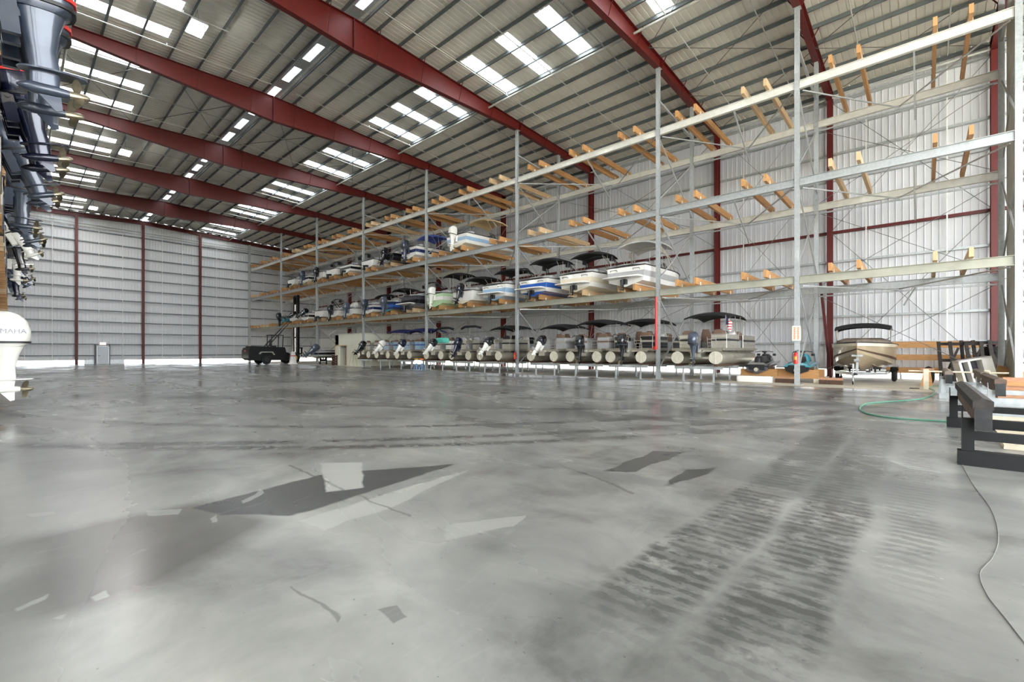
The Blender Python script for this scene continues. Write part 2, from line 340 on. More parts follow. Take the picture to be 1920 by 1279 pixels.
# ------------------------------------------------------------------ the shell
YF, YR, YW, XW, YL, XO = 24.0, 28.9, 34.15, -74.7, -11.0, 30.1
RID, SL, RZ = 11.57, .0417, 18.5
def roofz(Y): return RZ-SL*abs(Y-RID)
FR = [30.0, 23.2, 16.4, 9.5, 2.6, -4.3, -10.9, -21.3, -31.7, -42.1, -52.5, -62.9, -74.3]   # frame lines
PW = .914
NP = int((XO-XW)/PW)

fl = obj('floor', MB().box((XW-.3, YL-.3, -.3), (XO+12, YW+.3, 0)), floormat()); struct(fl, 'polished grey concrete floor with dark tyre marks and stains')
og = obj('ground', MB().box((-240, -160, -.34), (200, 220, -.04)), mat('sunlit pale yard', 'd8d2bf', .9, 0, .1, .3)); struct(og, 'sunlit pale yard outside the walls')

def sheet(h, width=PW, rib=.04, dep=.026, t=.004):     # ribbed sheet: ribs stand towards -y, runs in +z
    prof = []; n = 3; p = width/n
    for i in range(n):
        x = i*p
        prof += [(x, 0), (x+.012, -dep), (x+.012+rib, -dep), (x+.024+rib, 0)]
    prof += [(width, 0)]
    vs = []; fs = []; m = len(prof)
    for z in (0, h):
        vs += [(x, y, z) for x, y in prof]
    for i in range(m-1): fs.append((i, i+1, m+i+1, m+i))
    return MB().add(vs, fs)
GAP = .47
# back wall
wb = sroot('wall_back', 'white ribbed metal wall behind the rack')
hb = roofz(YW)-GAP-.02
me_b = sheet(hb).mesh('wall_panel', M['wall'], 20)
for i in range(NP): obj('wall_panel', me_b, None, wb, (XW+i*PW, YW, GAP))
for z in (.5, 2.05, 3.65, 5.3, 7.0, 8.8, 10.4, 12.0, 13.6, 15.2, 16.8):
    g = MB().channel((XW, YW-.15, z), (XO, YW-.15, z), .2, .12 if z != 8.8 else .16, .012); obj('girt', g, M['galv'] if z != 8.8 else M['redd'], wb)
x = XO-1
me_s = MB().box((-.03, -.012, 0), (.03, .012, 16.6)).mesh('sag_strap', M['sag'])
for i in range(len(FR)-1):
    a, b = FR[i], FR[i+1]; n = 3 if a-b > 8 else 2
    for k in range(1, n+1): obj('sag_strap', me_s, None, wb, (a+(b-a)*(k-.5)/n, YW-.27, .5))
for a, b in ((2.6, -4.3), (-10.9, -21.3), (-42.1, -52.5)):
    for z0, z1 in ((.5, 8.8), (8.8, 16.8)):
        obj('brace_rod', MB().cyl((a, YW-.3, z0), (b, YW-.3, z1), .015, n=6), M['rod'], wb)
        obj('brace_rod', MB().cyl((a, YW-.34, z1), (b, YW-.34, z0), .015, n=6), M['rod'], wb)
# end wall
we = sroot('wall_end', 'white ribbed metal end wall with dark girts')
me_e = sheet(1.0).mesh('wall_panel', M['wall'], 20)
ny = int((YW-YL)/PW)
DOORY = (gp(161.5, 683.7)[1], gp(184.7, 683.7)[1])
dY0, dY1 = 7.02, 8.13
for i in range(ny+1):
    y = YL+i*PW; h = roofz(y+.45)-GAP
    obj('wall_panel', me_e, None, we, (XW, y, GAP), (0, 0, PI/2), (1, 1, h))
for k in range(13):
    z = 1.03+1.37*k
    if z > 17.4: break
    obj('girt', MB().channel((XW+.15, YL, z), (XW+.15, YW, z), .2, .12, .012), M['galvd'], we)
ECOL = [-.97, 5.23, 11.43, 17.63, 23.83, 30.0]
for y in [-.97+6.2*k-3.1+d for k in range(6) for d in (-1.1, 1.1)]:
    obj('sag_strap', MB().box((XW+.26, y-.03, GAP), (XW+.285, y+.03, roofz(y)-.5)), M['sag'], we)
for z in (16.6, 16.9): obj('sprinkler_main', MB().cyl((XW+.5, YL, z), (XW+.5, YW, z-.3), .05, n=8), M['pipe'], we)
# left wall
wl = sroot('wall_left', 'white ribbed metal wall behind the near rack')
me_l = sheet(roofz(YL)-GAP).mesh('wall_panel', M['wall'], 20)
for i in range(int((2.3-XW)/PW)): obj('wall_panel', me_l, None, wl, (XW+(i+1)*PW, YL, GAP), (0, 0, PI))  # stops short by the camera; opening added to let sky light in
for z in (.5, 2.05, 3.65, 5.3, 7.0, 8.8, 10.4, 12.0, 13.6, 15.2, 16.8):
    obj('girt', MB().channel((2.3, YL+.15, z), (XW, YL+.15, z), .2, .12, .012), M['galv'], wl)
# far personnel door in the end wall
d1 = sroot('door_1', 'grey personnel door in the end wall')
obj('door_leaf', MB().box((XW+.30, dY0+.06, .02), (XW+.35, dY1-.06, 2.12)), M['doorp'], d1)
fr = MB().box((XW+.24, dY0-.02, 0), (XW+.38, dY0+.06, 2.2)).box((XW+.24, dY1-.06, 0), (XW+.38, dY1+.02, 2.2)).box((XW+.24, dY0, 2.12), (XW+.38, dY1, 2.2))
obj('door_frame', fr, M['galv'], d1); obj('jamb_post', MB().box((XW+.05, dY0-.2, 0), (XW+.36, dY0-.04, 2.4)), M['black'], d1)
obj('jamb_post', MB().box((XW+.05, dY1+.03, 0), (XW+.36, dY1+.12, 2.4)), M['black'], d1)
obj('door_handle', MB().box((XW+.35, dY0+.14, 1.0), (XW+.40, dY0+.3, 1.05)), M['black'], d1)
obj('sill_panel', MB().box((XW+.02, dY0-1.1, 0), (XW+.07, dY1+1.5, GAP+.03)), M['galv'], d1)

# ceiling: sheets, skylights, purlins
ce = sroot('ceiling', 'ribbed metal roof with dark purlins and skylight strips')
OFF0, OFF1, OFF2, OFFE = .42, 5.93, 9.73, 22.75
skx = []
for i in range(len(FR)-1):
    a, b = FR[i], FR[i+1]; W_ = a-b
    skx += [a-W_*t for t in ((.26, .53, .80) if W_ > 8 else (.3, .71))]
skc = set(int((x-XW)/PW) for x in skx)
ang = math.atan(SL)
def roofmesh(o0, o1, nm, m, side):
    s = sheet((o1-o0)/math.cos(ang))          # runs +z -> lay it down towards +-y, ribs hang up/down little
    # local: x width, y ribs(-), z run  -> x, run along +y, ribs to +z
    s.v = [(x, z*math.cos(ang), -y-z*math.sin(ang)) for x, y, z in s.v]
    if side < 0: s.v = [(x, -y, z) for x, y, z in s.v]
    return s.mesh(nm, m, 20)
for side in (1, -1):
    full = roofmesh(OFF0, OFFE, 'roof_panel', M['roof'], side); A = roofmesh(OFF0, OFF1, 'roof_panel', M['roof'], side)
    B = roofmesh(OFF2, OFFE, 'roof_panel', M['roof'], side); S = roofmesh(OFF1, OFF2, 'skylight_panel', M['sky'], side)
    for i in range(NP+1):
        x = XW+i*PW
        segs = [(A, OFF0, 'roof_panel'), (S, OFF1, 'skylight_panel'), (B, OFF2, 'roof_panel')] if i in skc else [(full, OFF0, 'roof_panel')]
        for me, o, nm in segs: obj(nm, me, None, ce, (x, RID+side*o, RZ-SL*o))
rv = MB()
for i in range(104):
    if i % 3 != 2: rv.box((XW+i, RID-.22, RZ-.02), (XW+i+.93, RID+.22, RZ-.005))
obj('ridge_skylight', rv, M['sky'], ce)
obj('ridge_flashing', MB().prism([(RID-.5, RZ), (RID-.2, RZ), (RID-.2, RZ+.02)], 'x', XW, XO).prism([(RID+.2, RZ), (RID+.5, RZ), (RID+.2, RZ+.02)], 'x', XW, XO), M['galv'], ce)
fr_ = MB()
for i in range(104):
    if i % 3 == 2: fr_.box((XW+i-.07, RID-.31, RZ-.03), (XW+i+1, RID+.31, RZ+.01))
obj('ridge_cover', fr_, M['galv'], ce)
offs = [.55]+[1.33+1.41*k for k in range(16)]
PUR = []
for side in (1, -1):
    for o in offs:
        y = RID+side*o; z = roofz(y)-.13
        pm = MB()
        pm.sweep((XW, y, z), (XO, y, z), [(-.006, -.12), (.006, -.12), (.006, .12), (-.006, .12)])
        pm.sweep((XW, y, z), (XO, y, z), [(-.08, .108), (0, .108), (0, .12), (-.08, .12)])
        pm.sweep((XW, y, z), (XO, y, z), [(0, -.12), (.08, -.12), (.08, -.108), (0, -.108)])
        obj('purlin', pm, M['galvd'], ce); PUR.append(y)
for a, b in ((-31.7, -42.1), (-4.3, -10.9), (2.6, -4.3), (-62.9, -74.3)):
    for y0, y1 in ((.5, 5.9), (5.9, 11.5), (11.6, 17.2), (17.2, 22.8), (22.8, 28.4), (28.4, 33.8)):
        for p, q in (((a, y0), (b, y1)), ((a, y1), (b, y0))):
            obj('brace_rod', MB().cyl((p[0], p[1], roofz(p[1])-.38), (q[0], q[1], roofz(q[1])-.36), .018, n=5), M['rod'], ce)

# red steel frames
def depth(y):
    for (a, da), (b, db) in zip(DP[:-1], DP[1:]):
        if a <= y <= b: return da+(db-da)*(y-a)/(b-a)
    return .55
DP = [(YL+.2, .55), (1.6, .5), (RID, 1.6), (24.2, .6), (YW-.2, .55)]
order = ['thirteenth', 'twelfth', 'eleventh', 'tenth', 'ninth', 'eighth', 'seventh', 'sixth', 'fifth', 'fourth', 'third', 'second', 'first']
for i, x in enumerate(FR):
    last = i == len(FR)-1
    t = thing('steel_frame', ('red steel portal frame standing against the end wall' if last else 'red tapered steel roof frame, %s frame counting from the end wall' % order[i]), 'steel frame', (x, RID, 0), 0, 'red portal frames')
    ys = [YL+.2, 1.6, 5.0, RID, 17.0, 24.2, YW-.2]
    top = lambda y: roofz(y)-.27
    dp = (lambda y: .42) if last else depth
    web = [(y-RID, top(y)) for y in ys]+[(y-RID, top(y)-dp(y)) for y in reversed(ys)]
    obj('rafter_web', MB().prism(web, 'x', -.008, .008), M['red'], t)
    f = MB()
    for (a, b) in zip(ys[:-1], ys[1:]):
        f.sweep((0, a-RID, top(a)-.012), (0, b-RID, top(b)-.012), [(-.15, -.012), (.15, -.012), (.15, .012), (-.15, .012)])
    obj('top_flange', f, M['red'], t)
    f = MB()
    for (a, b) in zip(ys[:-1], ys[1:]):
        f.sweep((0, a-RID, top(a)-dp(a)), (0, b-RID, top(b)-dp(b)), [(-.15, -.012), (.15, -.012), (.15, .012), (-.15, .012)])
    obj('bottom_flange', f, M['red'], t)
    if not last:
        sp_ = MB().box((-.14, -.02, top(RID)-1.66), (.14, .02, top(RID)))
        for k in range(7):
            for sx in (-.07, .07): sp_.cyl((sx, -.045, top(RID)-.15-k*.22), (sx, .045, top(RID)-.15-k*.22), .02, n=6)
        obj('ridge_splice', sp_, M['redd'], t)
        for y in (1.6, 24.2):
            obj('stiffener', MB().box((-.14, y-RID-.008, top(y)-depth(y)), (.14, y-RID+.008, top(y))), M['red'], t)
    for o in (1.33, 4.15, 6.97, 9.79, 12.61, 15.43, 18.25):
        for sgn in (1, -1):
            y = RID+sgn*o
            if y > 33 or y < -9: continue
            b = MB()
            for q in ((1,) if last else (-1, 1)):
                b.bar((.05*q, y-RID, top(y)-dp(y)+.03), (q*(.42 if not last else .3), y-RID, roofz(y)-.2), .05, .012, (0, 1, 0))
            obj('flange_brace', b, M['redd'], t)
    if not last:
        for yb, sg in ((YW-.28, -1), (YL+.28, 1)):
            c = MB(); d0 = .5
            ya, yc = yb-RID, yb+sg*d0-RID
            zt = top(yb)
            c.box((-.008, min(ya, yc), 0), (.008, max(ya, yc), zt)).box((-.13, ya-.01, 0), (.13, ya+.01, zt)).box((-.13, yc-.01, 0), (.13, yc+.01, zt))
            c.box((-.2, min(ya, yc)-.05, 0), (.2, max(ya, yc)+.05, .025))
            obj('column', c, M['red'], t)
    else:
        for y in ECOL:
            m_ = M['galv'] if y > 22 else M['redd']
            zt = top(y)-.42
            obj('column', MB().ibeam((.1, y-RID, 0), (.1, y-RID, zt), .25, .34, .014, .01, (1, 0, 0)), m_, t)

# sprinkler piping under the purlins
sp = ce
for i in range(len(FR)-1):
    a, b = FR[i], FR[i+1]; n = 3 if a-b > 8 else 2
    for k in range(n):
        x = a+(b-a)*(k+.5)/n
        for sgn, yend in ((1, YW-.8), (-1, YL+.8)):
            p0 = (x, RID+sgn*.7, roofz(RID+.7)-.40); p1 = (x, yend, roofz(yend)-.40)
            obj('branch_pipe', MB().cyl(p0, p1, .028, n=6), M['pipe'], sp)
            for q in range(6):
                u = (q+.5)/6; c = Vector(p0).lerp(Vector(p1), u)
                obj('sprinkler_head', MB().cyl(c, c+Vector((0, 0, .12)), .018, .03, 5), M['pipe'], sp)
for y, z in ((RID+9.6, .52), (RID-9.6, .52), (YW-.75, .75)):
    obj('main_pipe', MB().cyl((XW+.5, y, roofz(y)-z), (XO, y, roofz(y)-z), .06, n=8), M['pipe'], sp)

# high bay lamps (they light the hall)
for k, x in enumerate((-26.3, -46.9, -67.6)):
    y = 6.1; z = roofz(y)-1.05
    t = thing('high_bay_lamp', ['high bay lamp with two lit panels, third from the end wall', 'high bay lamp with two lit panels, second from the end wall', 'high bay lamp with two lit panels, first from the end wall'][k], 'lamp', (x, y, z), 0, 'high bay lamps')
    obj('housing', MB().box((-.62, -.34, .04), (.62, .34, .12)).box((-.08, -.3, .12), (.08, .3, .24)), M['galv'], t)
    for s_ in (-1, 1): obj('lens', MB().box((s_*.36-.22, -.32, 0), (s_*.36+.22, .32, .038)), M['lamp'], t)
    obj('hanger', MB().cyl((-.4, 0, .12), (-.1, 0, .92), .008, n=5).cyl((.4, 0, .12), (.1, 0, .92), .008, n=5), M['rod'], t)

# ------------------------------------------------------------------ the two boat racks
BH = .36
LV = [4.93, 9.36, 13.76]                       # tops of the rack beams
FRX = [2.45]+FR[5:12]
BAYS = []
for i in range(len(FRX)-1):
    a, b = FRX[i], FRX[i+1]
    BAYS += [a-(a-b)*t for t in ((.155, .48, .805) if a-b > 8 else (.25, .735))]
BAYS += [-62.9-11.3*t for t in (.16, .48, .8)]
BT = .34                                       # timber bunk height
def bunkmesh(L): return MB().prism([(-.065, 0), (.065, 0), (.065, BT), (-.065, BT)], 'y', 0, L)
def make_rack(name, label, y0, y1, sgn, centres, top_only):
    t = thing(name, label, 'boat rack', (0, y0, 0), 0, 'steel boat racks')
    ylo, yhi = 0, (y1-y0)
    for i, x in enumerate(FRX):
        zt = roofz(y0)-.27-depth(y0)
        near = sgn > 0
        p = MB().ibeam((x, 0, 0), (x, 0, zt), .19, .19, .016, .012, (0, 1, 0)).box((x-.2, -.2, 0), (x+.2, .2, .025)).box((x-.15, -.15, zt-.03), (x+.15, .15, zt))
        obj('post', p, M['galv'], t)
        zt = roofz(y1)-.27-depth(y1)
        if i == 0 and near:      # deep web frame at the near end of the rack
            zt -= 0
        obj('post', MB().ibeam((x, yhi, 0), (x, yhi, zt), .19, .19, .016, .012, (0, 1, 0)).box((x-.2, yhi-.2, 0), (x+.2, yhi+.2, .025)), M['galv'], t)
        zs = [0]+LV
        for a, b in zip(zs[:-1], zs[1:]):
            obj('cross_brace', MB().bar((x, 0, a+.5), (x, yhi, b-.5), .06, .06), M['galv'], t)
            obj('cross_brace', MB().bar((x+.05, yhi, a+.5), (x+.05, 0, b-.5), .06, .06), M['galv'], t)
        obj('cross_strut', MB().bar((x, 0, LV[2]+1.6), (x, yhi, LV[2]+1.2), .1, .1), M['galv'], t)
    segs = list(zip(FRX[:-1], FRX[1:]))+[(FRX[-1], XW+.5)]
    if near: segs = [(9.3, 2.45)]+segs if False else segs
    for li, z in enumerate(LV):
        m_ = [M['olive'], M['galv'], M['beamw']][li]
        for a, b in segs:
            for yy in (ylo, yhi):
                off = .16 if yy == 0 else -.16
                mm = m_ if yy == 0 else [M['galv'], M['beamw'], M['beamw']][li]
                obj('beam', MB().ibeam((a-.095, yy, z-BH/2), (b+.095, yy, z-BH/2), .16, BH, .018, .012), mm, t)
            obj('tie_rail', MB().bar((a-.1, yhi+.12*sgn, z-BH-.12), (b+.1, yhi+.12*sgn, z-BH-.12), .07, .07), M['galv'], t)
            # plan bracing under the level
            mid = (a+b)/2
            obj('plan_brace', MB().bar((a-.2, .05*sgn, z-BH-.04), (mid, yhi, z-BH-.04), .05, .05), M['galv'], t)
            obj('plan_brace', MB().bar((mid, yhi, z-BH-.09), (b+.2, .05*sgn, z-BH-.09), .05, .05), M['galv'], t)
            obj('hanger_strut', MB().bar((mid+.6, .02, z-BH), (mid+.6, yhi*.55, z-BH-1.7), .06, .06) if li else MB().bar((mid+.6, yhi, z-BH), (mid+.2, yhi*.8, z-BH-.9), .05, .05), M['galv'], t)
        # rod bracing behind the rack
    for i, (a, b) in enumerate(segs):
        if i % 2 == 0:
            for z0, z1 in zip([.3]+LV[:-1], LV):
                obj('brace_rod', MB().cyl((a, yhi+.14*sgn, z0), (b, yhi+.14*sgn, z1-.4), .014, n=5), M['rod'], t)
                obj('brace_rod', MB().cyl((a, yhi+.17*sgn, z1-.4), (b, yhi+.17*sgn, z0), .014, n=5), M['rod'], t)
        else:
            for z0, z1 in zip([.3]+LV[:-1], LV):
                obj('brace_rod', MB().cyl((a-1.2, yhi+.14*sgn, z0+.4), (a-4, yhi+.14*sgn, z1-.4), .012, n=5), M['rod'], t)
                obj('brace_rod', MB().cyl((a-4, yhi+.16*sgn, z0+.4), (a-1.2, yhi+.16*sgn, z1-.4), .012, n=5), M['rod'], t)
    me1 = bunkmesh(6.0).mesh('bunk', M['wood']); me2 = bunkmesh(6.0).mesh('bunk', M['woodp'])
    br = MB().box((-.1, -.07, 0), (.1, .07, .02)).box((.068, -.07, 0), (.078, .07, .17)).box((-.078, -.07, 0), (-.068, .07, .12)).mesh('bracket', M['beamw'])
    for li, z in enumerate(LV):
        for k, x in enumerate(centres[li]):
            for s_ in (-.48, .48):
                b = obj('bunk', me1 if (k*7+li*3) % 5 else me2, None, t, (x+s_, -.62 if sgn > 0 else -5.3, z+.012))
                for yy in (.62, .62+4.9) if sgn > 0 else (5.3, .4): obj('bracket', br, None, b, (0, yy, -.012))
    return t

# ------------------------------------------------------------------ outboard motor (parts under a boat)
def mk_motor_meshes(cm, key):
    cow = MB().loft([rrect(0, yc, w_, l_, z) for z, yc, l_, w_ in ((.03, -.29, .46, .34), (.12, -.31, .62, .42), (.36, -.31, .66, .45), (.55, -.29, .60, .42), (.68, -.25, .46, .33), (.745, -.22, .22, .17))])
    leg = MB().loft([rrect(0, yc, w_, l_, z, 2.6) for z, yc, l_, w_ in ((.05, -.31, .46, .32), (-.14, -.29, .36, .22), (-.38, -.28, .27, .15), (-.60, -.29, .27, .11), (-.82, -.27, .25, .07))])
    leg.loft([rrect(0, -.36, .26, .62, -.645, 2.2), rrect(0, -.36, .26, .62, -.625, 2.2)])
    leg.lathe([(-.05, .01), (0, .045), (.08, .068), (.28, .066), (.40, .05)], (0, -.08, -.84), (0, -1, 0), 12)
    leg.prism([(-.16, -.84), (-.40, -.84), (-.40, -1.06), (-.34, -1.08)], 'x', -.008, .008)
    leg.box((-.17, -.12, -.34), (-.10, .03, .10)).box((.10, -.12, -.34), (.17, .03, .10)).cyl((-.19, -.05, .06), (.19, -.05, .06), .035, n=8)
    leg.box((-.1, -.14, -.1), (.1, -.03, .0))
    band = MB().loft([rrect(0, -.31, .455, .655, .10), rrect(0, -.31, .465, .668, .14)])
    pr = MB().lathe([(0, .05), (.16, .045), (.20, .02)], (0, -.47, -.84), (0, -1, 0), 10)
    for k in range(3):
        a = 2*PI*k/3
        for q0, q1 in ((0, 1),):
            pts = []
            for r_, tw, wd in ((.045, .9, .05), (.10, .7, .10), (.16, .55, .11), (.195, .45, .05)):
                for e in (-1, 1):
                    du = e*wd*math.cos(tw*.9); dy = e*wd*math.sin(tw)*.8
                    aa = a+du/max(r_, .05)*.6
                    pts.append((r_*math.cos(aa), -.55+dy, -.84+r_*math.sin(aa)))
            pr.add(pts, [(0, 1, 3, 2), (2, 3, 5, 4), (4, 5, 7, 6)])
    return cow, leg, band, pr
MOT = {}
def motor(parent, cm, lm=None, y=0.0, x=0.0, z=0.0, tilt=0.0, s=1.0, prop=None):
    key = cm+(lm or cm)
    if key not in MOT:
        c, l, b, p = mk_motor_meshes(cm, key)
        MOT[key] = (l.mesh('outboard_motor', M[lm or cm]), c.mesh('cowling', M[cm], 50), b.mesh('cowling_band', M['black' if cm != 'motb' else 'motg']), p.mesh('propeller', M['bronze']))
    l, c, b, p = MOT[key]
    o = obj('outboard_motor', l, None, parent, (x, y, z), (-tilt, 0, 0), (s, s, s))
    obj('cowling', c, None, o); obj('cowling_band', b, None, o); obj('propeller', p, None, o)
    return o

def canopy(w_, l_, arch, bows=3, th=.075):
    s = MB(); nx, ny = 8, 10; top = []
    for j in range(ny+1):
        v = j/ny
        for i in range(nx+1):
            u = i/nx*2-1
            zz = -arch*abs(u)**2.4-.16*abs(v*2-1)**3-.012*abs(math.sin(v*bows*PI))
            top.append((u*w_/2, (v-.5)*l_, zz))
    n = nx+1; fs = []
    for j in range(ny):
        for i in range(nx): fs.append((j*n+i, j*n+i+1, (j+1)*n+i+1, (j+1)*n+i))
    s.add(top, fs); s.add([(x, y, z-th) for x, y, z in top], [f[::-1] for f in fs])
    N_ = len(top); ed = [(i, i+1) for i in range(nx)]+[(ny*n+i+1, ny*n+i) for i in range(nx)]+[((j+1)*n, j*n) for j in range(ny)]+[(j*n+nx, (j+1)*n+nx) for j in range(ny)]
    s.f += [(a+0, b+0, b+N_, a+N_) for a, b in ed]
    return s
def bimini(parent, cm, w_, l_, yc, zt, zb, arch=.22, lean=.4):
    obj('bimini_canopy', canopy(w_, l_, arch), M[cm], parent, (0, yc, zt))
    f = MB()
    for sx in (-1, 1):
        X = sx*w_/2*.97
        for yy in (-.48, -.16, .16, .48):
            f.tube([(X*1.0, yc+lean*(-.3 if yy < 0 else .3), zb), (X, yc+yy*l_, zt-arch-.05-.16*abs(yy*2)**3)], .014, 5)
    for yy in (-.48, -.16, .16, .48):
        f.tube([((k/6*2-1)*w_/2*.97, yc+yy*l_, zt-.05-arch*abs(k/6*2-1)**2.4-.16*abs(yy*2)**3) for k in range(7)], .014, 5)
    obj('bimini_frame', f, M['alu'], parent)

# ------------------------------------------------------------------ runabout / wake boat / centre console
def hullsec(L_, B_, H_, n=13):
    S = []
    for i in range(n):
        t = i/(n-1); y = t*L_
        k = 1.0 if t < .45 else max(0.0, 1-((t-.45)/.55)**2.3)
        b = B_/2*k*(.93+.07*min(1, t/.25))
        zk = 0 if t < .55 else H_*.62*((t-.55)/.45)**2.2
        zc = max(zk, .26*H_+H_*.50*max(0, (t-.35)/.65)**2)
        zs = H_*(1.0+.10*t)
        S.append((y, b*.88*(1 if t < .7 else 1-.25*((t-.7)/.3)), b, zk, min(zc, zs-.12), zs))
    return S
def make_boat(label, loc, rz=0.0, L_=6.4, B_=2.45, H_=1.0, bot='white', side='white', stripe='navy', deck='white', mot=None, motlm=None, tilt=0.0, mots=1.0, nm=1,
              wind=True, tower=None, bim=None, cover=None, drive=False, platform=False, console=False, seats=None, group=None, name='motor_boat', cat='boat', bunk=True, railing=False):
    S = hullsec(L_, B_, H_)
    dz = -.48/(B_/2*.93*.88)*(S[0][4]-S[0][3]) if bunk else 0
    t = thing(name, label, cat, (loc[0], loc[1], loc[2]+dz), rz, group)
    b = MB().loft([[(bc, y, zc), (0, y, zk), (-bc, y, zc)] for y, bc, bb, zk, zc, zs in S], closed=False)
    y, bc, bb, zk, zc, zs = S[0]; b.add([(bc, y, zc), (0, y, zk), (-bc, y, zc)], [(0, 1, 2)])
    for sx in (-1, 1):
        b.loft([[(sx*bc*q+e, y+.02, zk+(zc-zk)*q-.02), (sx*bc*q, y+.02, zk+(zc-zk)*q+.02)] for y, bc, bb, zk, zc, zs in S[:10] for q, e in ((.55, 0),)], closed=False)
    obj('hull_bottom', b, M[bot], t)
    d = MB(); A = [0, .18, .62, 1.0]
    for sx in (-1, 1):
        rows = []
        for y, bc, bb, zk, zc, zs in S:
            rows.append([(sx*(bc+(bb-bc)*(a**.7 if a else 0)), y, zc+(zs-zc)*a) for a in A])
        d.loft(rows, closed=False)
    rows0 = [(bc, y, zc) for y, bc, bb, zk, zc, zs in S[:1]]
    y, bc, bb, zk, zc, zs = S[0]
    d.add([(bc, y, zc), (-bc, y, zc), (-bb, y, zs), (bb, y, zs)], [(0, 1, 2, 3)])
    obj('topsides', d, M[side], t)
    if stripe:
        st = MB()
        for sx in (-1, 1):
            st.loft([[(sx*(bc+(bb-bc)*(a**.7)+.012), y, zc+(zs-zc)*a) for a in (.30, .66)] for y, bc, bb, zk, zc, zs in S], closed=False)
        y, bc, bb, zk, zc, zs = S[0]
        st.add([(sx*(bc+(bb-bc)*a**.7), y-.012, zc+(zs-zc)*a) for a in (.30, .66) for sx in (-1, 1)], [(0, 1, 3, 2)])
        obj('hull_stripe', st, M[stripe], t)
    rail = MB()
    for sx in (-1, 1): rail.tube([(sx*(bb+.015), y, zs) for y, bc, bb, zk, zc, zs in S], .028, 5)
    rail.tube([(-S[0][2], 0, S[0][5]), (S[0][2], 0, S[0][5])], .028, 5)
    obj('rub_rail', rail, M['black' if side != 'blackg' else 'steel'], t)
    dk = MB().loft([[(bb, y, zs), (bb*.55, y, zs+.07), (0, y, zs+.10), (-bb*.55, y, zs+.07), (-bb, y, zs)] for y, bc, bb, zk, zc, zs in S], closed=False)
    obj('deck', dk, M[cover or deck], t)
    for k in range(2):   # stern seats / sun pad
        obj('seat', MB().loft([rrect((k-.5)*B_*.42, L_*.13, B_*.36, .55, H_+.02), rrect((k-.5)*B_*.42, L_*.13, B_*.36, .55, H_+.24), rrect((k-.5)*B_*.42, L_*.13, B_*.28, .45, H_+.29)]), M[seats or 'vinylg'], t)
    zt = H_*1.05
    if wind:
        wy = L_*.52; wp = [(-B_*.42, wy-.55, zt+.02), (-B_*.36, wy+.1, zt+.05), (0, wy+.32, zt+.08), (B_*.36, wy+.1, zt+.05), (B_*.42, wy-.55, zt+.02)]
        up = [(x*.88, y-.28, z+.42) for x, y, z in wp]
        obj('windshield', MB().loft([wp, up], closed=False), M['glass'], t)
        obj('windshield_frame', MB().tube(up, .018, 5).tube([wp[0], up[0]], .018, 5).tube([wp[-1], up[-1]], .018, 5).tube([wp[1], up[1]], .015, 5).tube([wp[3], up[3]], .015, 5), M['black'], t)
    if console:
        obj('console', MB().loft([rrect(0, L_*.45, .8, .9, zt), rrect(0, L_*.45, .75, .8, zt+.75), rrect(0, L_*.45+.1, .6, .5, zt+1.0)]), M['white'], t)
        tt = MB()
        for sx in (-1, 1):
            for yy in (-.5, .5): tt.tube([(sx*.55, L_*.45+yy, zt), (sx*.6, L_*.45+yy*.8, zt+1.9)], .025, 6)
        obj('t_top_frame', tt, M['alu'], t)
    if railing:
        rl = MB()
        for sx in (-1, 1):
            rl.tube([(sx*S[i][2]*.9, S[i][0], S[i][5]+.05+(.3 if 5 < i < 12 else .05)) for i in range(5, 13)], .015, 5)
        obj('bow_rail', rl, M['steel'], t)
    if tower:
        tw = MB(); ty = L_*.5
        for sx in (-1, 1):
            for dy in (0, .28):
                tw.tube([(sx*B_*.46, ty+dy*2, zt), (sx*B_*.45, ty-.5+dy, zt+.8), (sx*B_*.36, ty-.95+dy*.6, zt+1.35)], .035, 6)
        for dy in (0, .17): tw.tube([(-B_*.36, ty-.95+dy, zt+1.35), (0, ty-1.0+dy, zt+1.42), (B_*.36, ty-.95+dy, zt+1.35)], .035, 6)
        for sx in (-1, 1): tw.cbox((sx*B_*.40, ty-.95, zt+1.1), (.12, .3, .3))
        obj('wake_tower', tw, M[tower], t)
    if bim:
        cm, lb, dyc, hz = bim
        bimini(t, cm, B_*.92, lb, L_*.42+dyc, zt+hz, zt+.05)
    if platform:
        obj('swim_platform', MB().loft([rrect(0, -.36, B_*.9, .74, H_*.40, 5), rrect(0, -.36, B_*.92, .76, H_*.46, 5)]), M[deck], t)
        for k in (-1, 1): obj('grab_handle', MB().tube([(k*.7-.2, -.05, H_*.8), (k*.7-.2, -.12, H_*.86), (k*.7+.2, -.12, H_*.86), (k*.7+.2, -.05, H_*.8)], .018, 5), M['black'], t)
    if drive:
        dr = MB().box((-.13, -.25, H_*.12), (.13, .02, H_*.36)).loft([rrect(0, -.36, .16, .32, H_*.30), rrect(0, -.38, .12, .26, H_*.05), rrect(0, -.38, .07, .24, -.2)])
        dr.lathe([(0, .02), (.08, .06), (.3, .06), (.4, .03)], (0, -.22, -.18), (0, -1, 0), 10)
        o = obj('stern_drive', dr, M['black'], t)
        pr = MB().lathe([(0, .05), (.14, .04)], (0, -.58, -.18), (0, -1, 0), 8)
        for k in range(3):
            a = 2*PI*k/3; pr.add([(0, -.60, -.18), (.17*math.cos(a-.35), -.64, -.18+.17*math.sin(a-.35)), (.2*math.cos(a), -.66, -.18+.2*math.sin(a)), (.17*math.cos(a+.35), -.62, -.18+.17*math.sin(a+.35))], [(0, 1, 2, 3)])
        obj('propeller', pr, M['bronze'], o)
    if mot:
        for k in range(nm):
            motor(t, mot, motlm, -.06, (k-(nm-1)/2)*.75, H_*.78, tilt, mots)
    return t

